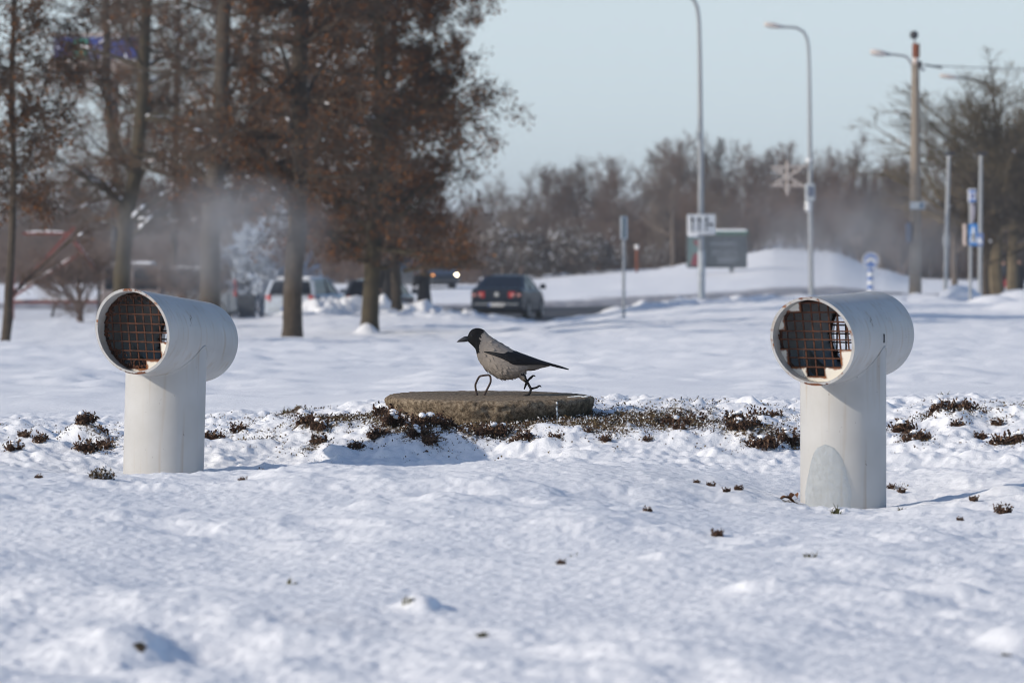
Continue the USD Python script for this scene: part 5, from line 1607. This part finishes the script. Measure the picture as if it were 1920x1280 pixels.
# ------------------------------------------------------------------ people
def person(label, px, d, top_y, heading, coat, hood=None, hat=None, pose='stand', bag=None, long_coat=True, trousers='coat_black'):
    x = d * (px - 960) / FPX
    z = gz(x, d)
    Hh = (CZ - d * (top_y - YH) / FPX) - z
    sc = Hh / 1.76
    t = thing('person', label, 'person', (x, d, z), heading, None, None, sc)
    V = lambda *a_: np.array(a_, float)
    sk = []
    for s in (-1, 1):
        hip, knee, ank = V(0, s * .1, .92), V(.03, s * .11, .5), V(0, s * .115, .09)
        if pose == 'walk':
            knee, ank = V(.1 * s, s * .1, .51), V(.2 * s - .06, s * .1, .1)
        sk += [((hip, .085), (knee, .06)), ((knee, .06), (ank, .042)), ((ank, .042), (ank + [.15, 0, -.05], .035))]
        sh_ = V(0, s * .19, 1.42)
        if pose == 'phone':
            el, ha = V(.14, s * .27, 1.18), V(.27, s * .07, 1.46)
        else:
            el, ha = V(-.03, s * .26, 1.13), V(.08, s * .25, .88)
        sk += [((sh_, .06), (el, .046)), ((el, .046), (ha, .032))]
        for k in range(4):
            o = V(0, (k - 1.5) * .018, 0)
            sk.append(((ha + o, .012), (ha + unit(ha - el) * (.10, .115, .11, .09)[k] + o, .008)))
        sk.append(((ha, .013), (ha + unit(ha - el) * .05 + V(.035, 0, .01), .009)))
    sk += [((V(0, 0, .95), .15), (V(0, 0, 1.2), .13)), ((V(0, 0, 1.2), .13), (V(0, 0, 1.38), .13)), ((V(0, -.12, 1.42), .07), (V(0, .12, 1.42), .07)), ((V(0, 0, 1.42), .06), (V(.02, 0, 1.56), .055)),
           ((V(.02, 0, 1.62), .085), (V(.01, 0, 1.67), .09)), ((V(.1, 0, 1.62), .018), (V(.105, 0, 1.59), .02)), ((V(.07, 0, 1.55), .04), (V(.02, 0, 1.6), .07)),
           ((V(.01, .09, 1.62), .02), (V(.0, .095, 1.6), .018)), ((V(.01, -.09, 1.62), .02), (V(.0, -.095, 1.6), .018))]
    part(t, 'body', bones(sk, .03, 4), M['skin'], True)
    for s in (-1, 1):
        e = trimesh.creation.icosphere(1, .011)
        e.apply_translation((.1, s * .033, 1.645))
        part(t, 'eye', e, M['eye'])
    hr = bones([((V(-.02, 0, 1.68), .1), (V(-.04, 0, 1.6), .09)), ((V(.03, 0, 1.72), .07), (V(-.03, 0, 1.7), .08))], .03, 4)
    part(t, 'hair', hr, M['hair'], True)
    cb = [((V(0, 0, 1.0), .19), (V(0, 0, 1.25), .175)), ((V(0, 0, 1.25), .175), (V(0, 0, 1.4), .155)), ((V(0, -.15, 1.41), .095), (V(0, .15, 1.41), .095)), ((V(0, 0, 1.44), .085), (V(0, 0, 1.5), .075))]
    if long_coat:
        cb += [((V(0, 0, 1.0), .19), (V(0, s * .06, .62), .2)) for s in (-1, 1)] + [((V(0, s * .06, .62), .2), (V(0, s * .07, .5), .2)) for s in (-1, 1)]
    for s in (-1, 1):
        sh_ = V(0, s * .19, 1.41)
        el, ha = (V(.14, s * .27, 1.18), V(.25, s * .09, 1.42)) if pose == 'phone' else (V(-.03, s * .265, 1.13), V(.07, s * .255, .93))
        cb += [((sh_, .085), (el, .072)), ((el, .072), (ha, .055))]
    part(t, 'coat', bones(cb, .04, 5), M[coat], True)
    tb = []
    for s in (-1, 1):
        hip, knee, ank = V(0, s * .1, .92), V(.03, s * .11, .5), V(0, s * .115, .12)
        if pose == 'walk':
            knee, ank = V(.1 * s, s * .1, .51), V(.2 * s - .06, s * .1, .13)
        tb += [((hip, .105), (knee, .078)), ((knee, .078), (ank, .066))]
    part(t, 'trousers', bones(tb, .04, 5), M[trousers], True)
    for s in (-1, 1):
        ank = V(.2 * s - .06, s * .1, .1) if pose == 'walk' else V(0, s * .115, .09)
        part(t, 'boot', bones([((ank + [0, 0, .1], .066), (ank, .062)), ((ank + [0, 0, -.03], .06), (ank + [.16, 0, -.045], .045))], .03, 3), M['black'], True)
    if hood:
        tor = [V(-.03 + .13 * math.cos(a_), .13 * math.sin(a_), 1.5 + .03 * math.cos(a_)) for a_ in np.linspace(0, 2 * np.pi, 20)]
        part(t, 'fur_collar', tube(tor, .055, 10), M[hood], True)
    if hat:
        part(t, 'hat', bones([((V(0, 0, 1.7), .105), (V(0, 0, 1.75), .095))], .03, 3), M[hat], True)
    if bag:
        bg = thing('hand_bag', 'red bag hanging from the hand of the walker in navy', 'bag', (x + .02, d - .3, z + .42 * sc), heading)
        part(bg, 'pouch', hull([(s * .1, q_ * .05, zz) for s in (-1, 1) for q_ in (-1, 1) for zz in (.03, .28)], .03), M[bag], True)
        part(bg, 'strap', tube([(-.08, 0, .28), (-.06, 0, .45), (.06, 0, .45), (.08, 0, .28)], .012, 6), M[bag], True)
    return t


person('person in a long black coat with brown fur collar, hands raised to the face', 795, 131, 497, math.radians(140), 'coat_black', 'fur', None, 'phone')
person('person in dark clothes half hidden behind the right oak trunk', 728, 120, 488, math.radians(100), 'coat_black', None, 'hair')
person('walker in a navy coat between the trunks at the right edge', 1884, 188, 488, math.radians(170), 'coat_navy', None, 'hair', 'walk', 'bag_red', False)
person('walker in a black coat at the very right edge, bare-headed', 1911, 186, 486, math.radians(-60), 'coat_black', None, None, 'walk')

# ------------------------------------------------------------------ street furniture
def pole_thing(name, label, catg, pts, d, r0, r1, mat, group=None, n=10, pname='pole', sink=.3):
    """A thing whose pole follows picture points (bottom first) at depth d."""
    w = np.array([P(px, py, d) for px, py in pts])
    base = w[0].copy()
    base[2] = min(base[2], gz(base[0], base[1]) + .02)
    w[0] = base
    t = thing(name, label, catg, base, 0, group)
    loc = w - base
    loc[0, 2] -= sink
    part(t, pname, tube(loc if len(pts) == 2 else np.vstack([loc[:1], spline(loc[1:], 4 * len(pts))]), np.linspace(r0, r1, 2 if len(pts) == 2 else 1 + 4 * len(pts)), n), M[mat], True)
    return t, base


def lamp_head(t, base, px0, px1, py0, py1, d):
    """Luminaire from px0 (outer end) to px1 (arm end)."""
    a_, b_ = P(px0, py0, d) - base, P(px1, py1, d) - base
    u_ = np.linspace(0, 1, 12)
    rings = []
    for k in u_:
        c = a_ + (b_ - a_) * k
        w_ = .16 * math.sin(math.pi * min(1, .12 + k * .95)) ** .5 + .02
        hgt = .075 * math.sin(math.pi * min(1, .15 + k * .8)) ** .6 + .02
        rings.append(np.array([c + [0, w_ * math.cos(q_), hgt * math.sin(q_)] for q_ in np.arange(14) * 2 * np.pi / 14]))
    hd = part(t, 'lamp_head', loft(rings), M['lens'], True)
    part(hd, 'socket', tube([b_ - unit(b_ - a_) * .18, b_ + unit(b_ - a_) * .06], [.06, .05], 10), M['galv'], True)


# tall lamp post carrying the lane sign
D1 = 125.0
lp1, b1 = pole_thing('lamp_post', 'tallest lamp post, cut by the top of the picture, behind the lane sign', 'lamp post', [(1315.5, 574), (1314, 400), (1312.5, 150), (1311, 60), (1309, 25), (1302, 2), (1285, -10), (1262, -14)], D1, .09, .05, 'galv', 'street lamps', 12)
lamp_head(lp1, b1, 1228, 1264, -20, -14, D1)
part(lp1, 'sleeve', tube([P(1315, 470, D1) - b1, P(1315.3, 574, D1) - b1], .105, 12), M['grey_paint'], True)
# second lamp post
D2 = 140.0
lp2, b2 = pole_thing('lamp_post', 'lamp post with curved arm that carries the snowflake decoration', 'lamp post', [(1522, 575), (1519, 400), (1517.5, 150), (1515.5, 85), (1508, 62), (1495, 53), (1465, 51)], D2, .085, .045, 'galv', 'street lamps', 12)
lamp_head(lp2, b2, 1433, 1467, 46, 51, D2)
part(lp2, 'control_box', box((.32, .2, .58), P(1518, 361, D2) - b2 + [0, -.2, 0], bev=.03), M['grey_paint'])
part(lp2, 'box_cover', box((.18, .03, .34), P(1518, 359, D2) - b2 + [0, -.32, 0], bev=.01), plain('cover_blue', (.1, .12, .17), .5))
for py in (382, 391):
    e = trimesh.creation.icosphere(2, .11)
    e.apply_translation(P(1514.5, py, D2) - b2 + [0, -.14, 0])
    part(lp2, 'socket_knob', e, M['white_paint'], True)
part(lp2, 'band', tube([P(1516.5, 297, D2) - b2, P(1516.6, 304, D2) - b2], .11, 12), M['white_paint'])
# snowflake decoration
M['garland'] = plain('garland', (.5, .44, .4), .6, 60, .4)
c0 = P(1476, 331, D2) + [0, -.1, 0]
fl = thing('snowflake_decoration', 'unlit pale snowflake light ornament fixed to the curved lamp post', 'decoration', c0)
PXM = FPX / D2
for (xa, ya, xb, yb) in ((1445, 314, 1512, 312), (1445, 348, 1514, 349), (1452, 345, 1502, 317), (1450, 317, 1503, 346), (1476, 303, 1476, 366), (1458, 322, 1468, 318), (1458, 340, 1466, 345), (1486, 318, 1494, 323), (1487, 345, 1494, 340), (1470, 356, 1482, 356)):
    a_, b_ = np.array([(xa - 1476) / PXM, 0, -(ya - 331) / PXM]), np.array([(xb - 1476) / PXM, 0, -(yb - 331) / PXM])
    part(fl, 'ornament_bar', tube([a_, b_], .042, 6), M['garland'], True)
# concrete pole
D3 = 118.0
cp, b3 = pole_thing('concrete_pole', 'thick tapered concrete pole with rusty collar and a ball on top', 'utility pole', [(1716, 572), (1716.5, 120)], D3, .185, .105, 'concrete_pole', None, 18)
cp_l = lambda px_, py_: P(px_, py_, D3) - b3
part(cp, 'pole_top', tube([cp_l(1716.5, 120), cp_l(1717, 106)], [.08, .08], 14), M['pylon_cream'], True)
part(cp, 'rusty_collar', tube([cp_l(1717.3, 108), cp_l(1717.6, 82)], .105, 16), M['rust_light'], 40)
part(cp, 'ball_stem', tube([cp_l(1715, 83), cp_l(1714.5, 72)], .03, 8), M['galv'], True)
e = trimesh.creation.icosphere(3, .12)
e.apply_translation(cp_l(1713.8, 66))
part(cp, 'ball', e, M['dark_metal'], True)
part(cp, 'lamp_arm', tube(spline([cp_l(1711, 130), cp_l(1706, 115), cp_l(1697, 106), cp_l(1685, 104), cp_l(1662, 102)], 20), .035, 8), M['galv'], True)
lamp_head(cp, b3, 1632, 1664, 98, 102, D3)
part(cp, 'clamp', box((.12, .22, .2), cp_l(1724, 122), bev=.02), M['dark_metal'])
part(cp, 'insulator', hull([tuple(cp_l(1728, 131)), tuple(cp_l(1733, 131))], .035), M['galv'], True)
part(cp, 'name_plate', box((.42, .03, .21), cp_l(1719, 385.5) + [0, -.2, 0], bev=.008), M['grey_paint'])
part(cp, 'name_plate_end', box((.1, .02, .15), cp_l(1726, 385.5) + [0, -.224, 0], bev=.005), plain('plate_blue', (.07, .13, .2), .5))
part(cp, 'switch_box', box((.14, .2, .55), cp_l(1704.5, 436) + [-.03, -.12, 0], bev=.02), plain('box_slate', (.12, .14, .19), .6))
wr = thing('overhead_wire', 'thin overhead wire running from the concrete pole to the right', 'wire', P(1726, 122, D3))
end = P(2100, 128, 140) - P(1726, 122, D3)
part(wr, 'cable', tube([end * k + [0, 0, -.07 * 4 * k * (1 - k)] for k in np.linspace(0, 1, 24)], .014, 6), M['dark_metal'], True)
part(wr, 'tensioner', tube([end * .02, end * .09 + [0, 0, -.07]], .03, 8), M['dark_metal'], True)
# slim posts at the right
for (label, pts, d) in (('slim grey lamp pole left of the bus stop sign', [(1772, 560), (1774.5, 440), (1779, 292)], 128), ('slim grey lamp pole right of the pedestrian crossing sign', [(1837, 552), (1838, 440), (1839, 292)], 136)):
    t, bb = pole_thing('lamp_pole', label, 'lamp pole', pts, d, .065, .05, 'galv', None, 10)
    top = P(pts[-1][0], 289, d) - bb
    part(t, 'lamp_head', hull([tuple(top + [-.1, 0, .0]), tuple(top + [.16, 0, .02])], .05), M['dark_metal'], True)
    if pts[0][0] < 1800:
        part(t, 'hatch_box', box((.18, .2, .35), P(1774, 452, d) - bb + [0, -.02, 0], bev=.02), M['galv'])
t, bb = pole_thing('lamp_post', 'lamp post mostly hidden in the tall tree, its head left of the crown', 'lamp post', [(1872, 552), (1868, 300), (1862, 180), (1850, 158), (1825, 150), (1796, 146)], 166, .075, .04, 'dark_metal', 'street lamps', 10)
lamp_head(t, bb, 1762, 1796, 142, 146, 166)
# sign post (sign seen almost edge on)
t, bb = pole_thing('sign_post', 'thin grey sign post alone on the snow, its narrow sign seen edge-on', 'sign post', [(1169.5, 615), (1169.5, 405)], 100, .036, .036, 'galv', None, 10)
rr_ = trimesh.transformations.rotation_matrix(math.radians(76), [0, 0, 1])
part(t, 'sign_panel', box((.58, .05, .54), P(1169.5, 427, 100) - bb + [0, -.06, 0], rr_, bev=.01), M['grey_paint'])
part(t, 'panel_core', box((.05, .02, .5), P(1169.5, 427, 100) - bb + [.0, -.36, 0], bev=.005), plain('panel_teal', (.05, .085, .1), .5))
# marker post far behind it
t, bb = pole_thing('marker_post', 'rusty marker post with white cap before the far wood', 'marker post', [(1194, 502), (1194, 466)], 225, .07, .07, 'rust_light', None, 8)
part(t, 'cap', tube([P(1194, 467, 225) - bb, P(1194, 459, 225) - bb], .1, 10), M['white_paint'])
# lane direction sign
sg = P(1314.5, 421, D1) + [0, -.14, 0]
ls = thing('lane_sign', 'white sign with three black lane arrows on the tallest lamp post', 'road sign', sg)
part(ls, 'panel', box((.83, .025, .6), (0, 0, 0), bev=.008), M['white_paint'])
part(ls, 'lip_snow', hull([(-.36, 0, -.32), (-.12, 0, -.33)], .035), M['snow_cap'], True)


def arrow(x, z0, z1, side=False):
    m = [box((.035, .012, z1 - z0), (x, -.016, (z0 + z1) / 2))]
    tri = trimesh.creation.extrude_polygon(__import__('shapely').Polygon([(-.055, 0), (.055, 0), (.02, .12), (-.02, .12)]), .012)
    tri.apply_transform(trimesh.transformations.rotation_matrix(np.pi / 2, [1, 0, 0]))
    tri.apply_translation((x, -.0101, z1 - .02))
    m.append(tri)
    if side:
        m.append(box((.1, .011, .035), (x + .06, -.0157, .0)))
        t2 = trimesh.creation.extrude_polygon(__import__('shapely').Polygon([(0, -.06), (.11, -.018), (.11, .018), (0, .06)]), .012)
        t2.apply_transform(trimesh.transformations.rotation_matrix(np.pi / 2, [1, 0, 0]))
        t2.apply_translation((x + .1, -.0103, 0))
        m.append(t2)
    return cat(*m)


for x, sd in ((-.265, False), (-.06, False), (.15, True)):
    part(ls, 'arrow', arrow(x, -.19, .12, sd), M['black'])
# billboard
DB = 205.0
SB = DB / FPX
bc = P(1344, 472, DB)
bb_ = thing('billboard', 'grey green billboard with pale lettering and a red figure beyond the road', 'billboard', (bc[0], bc[1], gz(bc[0], bc[1])))
zb = bc[2] - gz(bc[0], bc[1])
part(bb_, 'frame', box((113 * SB, .25, 60 * SB), (0, 0, zb), bev=.04), M['board_frame'])
part(bb_, 'poster_right', box((78 * SB, .03, 54 * SB), (15 * SB, -.14, zb), bev=.005), M['board_dark'])
part(bb_, 'poster_left', box((26 * SB, .03, 54 * SB), (-40 * SB, -.14, zb), bev=.005), M['board_teal'])
part(bb_, 'header', box((100 * SB, .3, 7 * SB), (10 * SB, .02, zb + 35 * SB), bev=.03), M['board_green'])
part(bb_, 'roof_snow', hull([(-44 * SB, 0, zb + 39.5 * SB), (54 * SB, 0, zb + 39.5 * SB)], .07), M['snow_cap'], True)
fg = cat(hull([(-46 * SB, 0, -23 * SB), (-35 * SB, 0, -23 * SB), (-37 * SB, 0, -6 * SB), (-41 * SB, 0, -6 * SB)], .08), hull([(-37 * SB, 0, 15 * SB), (-40 * SB, 0, 18 * SB)], .1))
fg.apply_scale((1, .1, 1))
fg.apply_translation((0, -.165, zb))
part(bb_, 'red_figure', fg, M['board_red'], kind='stuff')
tx = meshkit.text_mesh('NOLICA', 9 * SB, .02)
tx.apply_transform(trimesh.transformations.rotation_matrix(np.pi / 2, [1, 0, 0]))
c = tx.bounds.mean(0)
tx.apply_translation((15 * SB - c[0], -.165 - c[1], zb - 1 * SB - c[2]))
part(bb_, 'lettering', tx, M['board_text'], kind='stuff')
for (xx, ww_, zz) in ((12, 50, 15), (20, 40, -12), (18, 34, -18)):
    part(bb_, 'text_line', box((ww_ * SB, .01, 2.2 * SB), (xx * SB, -.163, zb + zz * SB)), M['board_text'])
for xx in (-30, 28):
    part(bb_, 'support_leg', bar((xx * SB, .02, -.4), (xx * SB, .02, zb - 29 * SB), .2), M['board_frame'])
# round blue sign on a striped post
DS = 150.0
SS = DS / FPX
rb = P(1632, 536, DS)
rs = thing('round_sign', 'round blue road sign with white chevron on a blue and white striped post', 'road sign', (rb[0], rb[1], min(rb[2], gz(rb[0], rb[1]))))
z0 = 0.0
zt = P(1632, 488, DS)[2] - min(rb[2], gz(rb[0], rb[1]))
dsc = trimesh.creation.cylinder(radius=15 * SS, height=.03, sections=40)
dsc.apply_transform(trimesh.transformations.rotation_matrix(np.pi / 2, [1, 0, 0]))
dsc.apply_translation((0, -.1, zt))
part(rs, 'disc', dsc, M['blue_sign'])
rg = trimesh.creation.annulus(13.6 * SS, 15.3 * SS, .04, sections=40)
rg.apply_transform(trimesh.transformations.rotation_matrix(np.pi / 2, [1, 0, 0]))
rg.apply_translation((0, -.1, zt))
part(rs, 'white_rim', rg, M['white_paint'])
for s in (-1, 1):
    part(rs, 'chevron', bar((s * 9.5 * SS, -.125, zt - 4.2 * SS), (s * .3 * SS, -.125, zt + 4.2 * SS), .012, 5.5 * SS), M['white_paint'])
zz = zt - 14 * SS
kk = 0
while zz > -.2:
    part(rs, 'post_band', tube([(0, 0, zz), (0, 0, zz - 8 * SS)], (5.2 if kk % 2 else 5.0) * SS, 14), M[('blue_sign', 'white_paint')[kk % 2]], 40)
    zz -= 8 * SS
    kk += 1
# bus stop sign with crossing sign below it
DBS = 112.0
S4 = DBS / FPX
t, bb = pole_thing('bus_stop_post', 'pole with blue bus stop plate above the pedestrian crossing sign', 'sign post', [(1819, 576), (1820, 354)], DBS, .04, .04, 'galv', None, 10)
L4 = lambda px_, py_, dy=-.07: P(px_, py_, DBS) - bb + [0, dy, 0]
p0 = part(t, 'bus_plate', box((15 * S4, .03, 25 * S4), L4(1822, 367), bev=.005), M['white_paint'])
for py, h_ in ((359, 5), (376, 5)):
    part(p0, 'blue_band', box((12 * S4, .012, h_ * S4), L4(1822.5, py, -.088)), M['blue_sign'])
part(p0, 'bus_mark', box((9 * S4, .012, 6 * S4), L4(1822.5, 367.5, -.088), bev=.01), M['pylon_blue'])
part(t, 'timetable', hull([tuple(L4(1821, 385)), tuple(L4(1827, 385)), tuple(L4(1823, 418)), tuple(L4(1826, 405))], .02), plain('timetable_grey', (.3, .28, .33), .6))
cs_ = part(t, 'crossing_panel', box((16 * S4, .03, 41 * S4), L4(1824, 440), bev=.008), plain('crossing_blue', (.03, .2, .52), .5))
tr_ = trimesh.creation.extrude_polygon(__import__('shapely').Polygon([(-6 * S4, -14 * S4), (6 * S4, -14 * S4), (1.2 * S4, 15 * S4), (-1.2 * S4, 15 * S4)]), .012)
tr_.apply_transform(trimesh.transformations.rotation_matrix(np.pi / 2, [1, 0, 0]))
tr_.apply_translation(L4(1824, 440, -.0865))
part(cs_, 'white_triangle', tr_, M['white_paint'])
for (xa, ya, xb, yb) in ((1824, 436, 1824, 446), (1824, 446, 1821.5, 452), (1824, 446, 1826.5, 452), (1824, 439, 1821.6, 444), (1824, 439, 1826.2, 444)):
    part(cs_, 'walker_mark', bar(L4(xa, ya, -.104), L4(xb, yb, -.104), .008, 1.6 * S4), M['black'])
part(t, 'side_sign', box((5 * S4, .2, 40 * S4), L4(1809, 440, .05), bev=.01), M['pylon_cream'])
part(t, 'side_bracket', bar(L4(1809, 432, .05), L4(1820, 432, .0), .03), M['galv'])
# small crossing sign on the slim pole
q0 = P(1836, 449, 133)
c2 = thing('crossing_sign', 'small blue crossing sign with white triangle at the slim pole', 'road sign', q0)
S5 = 133 / FPX
part(c2, 'panel', box((15 * S5, .03, 24 * S5), (0, 0, 0), bev=.006), plain('crossing_blue_small', (.12, .2, .42), .5))
tr_ = trimesh.creation.extrude_polygon(__import__('shapely').Polygon([(-6 * S5, -7 * S5), (6 * S5, -7 * S5), (0, 7 * S5)]), .012)
tr_.apply_transform(trimesh.transformations.rotation_matrix(np.pi / 2, [1, 0, 0]))
tr_.apply_translation((0, -.0165, 0))
part(c2, 'white_triangle', tr_, M['white_paint'])
# shop pylon behind the oaks
DP = 170.0
S6 = DP / FPX
pb = P(182, 560, DP)
py_ = thing('pylon_sign', 'tall pylon with blue and green sign seen through the oak crowns', 'pylon sign', (pb[0], pb[1], gz(pb[0], pb[1])))
zP = lambda y: P(182, y, DP)[2] - gz(pb[0], pb[1])
part(py_, 'blue_panel', box((160 * S6, .4, 40 * S6), (0, 0, zP(91)), bev=.05), M['pylon_blue'])
part(py_, 'green_panel', box((28 * S6, .02, 38 * S6), (-31 * S6, -.215, zP(92))), M['pylon_green'])
part(py_, 'pale_mark', box((26 * S6, .02, 14 * S6), (-2 * S6, -.215, zP(98)), bev=.005), plain('pylon_pale', (.25, .3, .5), .5))
part(py_, 'cream_panel', box((180 * S6, .35, 24 * S6), (0, 0, zP(126)), bev=.04), M['pylon_cream'])
part(py_, 'top_rail', box((190 * S6, .3, 7 * S6), (0, 0, zP(66)), bev=.03), M['pylon_cream'])
part(py_, 'mast', tube([(34 * S6, 0, -.3), (34 * S6, 0, zP(138))], .16, 12), M['dark_metal'], True)

# red steel frame at the left
DF = 135.0
o0 = P(100, 590, DF)
o0[2] = gz(o0[0], o0[1])
fr = thing('steel_frame', 'red steel climbing frame with snow on its bars at the left edge', 'climbing frame', o0)
F4 = lambda px_, py_, dy=0.0: P(px_, py_, DF) - o0 + [0, dy, 0]
for (xa, ya, xb, yb, w_, mt, sn, dy) in ((24, 566, 183, 566, .1, 'red_paint', .95, 0), (16, 558, 138, 426, .1, 'red_paint', 0, .3), (26, 556, 150, 476, .08, 'red_paint', .7, -.2), (138, 452, 184, 516, .1, 'red_paint', .8, .2),
                                         (40, 438, 125, 438, .08, 'red_paint', .8, .3), (186, 480, 186, 604, .11, 'dark_metal', 0, 0), (104, 568, 97, 594, .08, 'dark_metal', 0, 0), (24, 520, 24, 602, .08, 'red_paint', 0, 0), (22, 438, 24, 560, .06, 'red_paint', 0, .3)):
    a_, b_ = F4(xa, ya, dy), F4(xb, yb, dy)
    br = part(fr, 'bar', bar(a_, b_, w_), M[mt])
    if sn:
        up_ = np.array([0, 0, w_ * .62])
        part(br, 'snow_strip', tube([a_ + (b_ - a_) * (1 - sn) / 2 + up_, a_ + (b_ - a_) * .5 + up_ * 1.25, b_ + (a_ - b_) * (1 - sn) / 2 + up_], [.02, .036, .022], 8), M['snow_cap'], True)

# ------------------------------------------------------------------ warm damp air steaming from the pipes
def steam(label, px0, px1, py0, py1, d, depth, dens, seed, rise):
    c = P((px0 + px1) / 2, (py0 + py1) / 2, d)
    sxm, szm = (px1 - px0) / 2 * d / FPX, (py1 - py0) / 2 * d / FPX
    g = trimesh.creation.icosphere(4, 1.0)
    v = np.array(g.vertices)
    v *= (1 + .35 * fb(v, 1.6, 2, seed))[:, None]
    v *= [sxm * 1.15, depth, szm * 1.15]
    g.vertices = v
    mt = usdkit.material(stage, f'{LOOKS}/steam_{seed}', {
        't': ('texture_coordinate', {}), 'mp': ('mapping', {'scale': (1 / sxm, 1 / depth, 1 / szm)}), 'l': ('gradient_texture', {'gradient_type': 'spherical'}),
        'n': ('noise_texture', {'scale': 5.5, 'detail': 2.0, 'roughness': .6, 'distortion': 0.0}), 'nm': ('mapping', {'scale': (1.0, 1.0, .8), 'rotation': (0, rise, 0)}),
        'r': ('map_range', {'from_min': .34, 'from_max': .72, 'to_min': 0.0, 'to_max': 1.0, 'clamp': True}), 'm': ('math', {'math_type': 'multiply'}), 'k': ('math', {'math_type': 'multiply', 'value2': dens}),
        'v': ('principled_volume', {'color': (.9, .9, .93), 'anisotropy': .2})},
        [('t.object', 'mp.vector'), ('mp.vector', 'l.vector'), ('t.object', 'nm.vector'), ('nm.vector', 'n.vector'), ('n.fac', 'r.value'), ('l.fac', 'm.value1'), ('r.result', 'm.value2'), ('m.value', 'k.value1'), ('k.value', 'v.density')], volume='v.volume')
    t = thing('steam', label, 'steam', c, 0, None, 'stuff')
    part(t, 'vapour', g, mt, kind='stuff')


steam('faint steam drifting up behind the leaning vent pipe', 170, 660, 310, 580, 16.9, .4, 3.8, 5, .5)
steam('faint steam drifting above the icy vent pipe', 1280, 1860, 330, 580, 16.2, .4, 2.6, 6, -.4)

# ------------------------------------------------------------------ winter air
hz = box((6000, 4600, 18.5), (0, 1960, CZ - 5.2 + 9.25))
hm = usdkit.material(stage, LOOKS + '/haze_air', {'v': ('principled_volume', {'color': (.9, .92, .95), 'density': .0005, 'anisotropy': .3})}, [], volume='v.volume')
tag(part(None, 'haze', hz, hm), 'thin pale winter haze over the whole scene', 'haze', None, 'stuff')
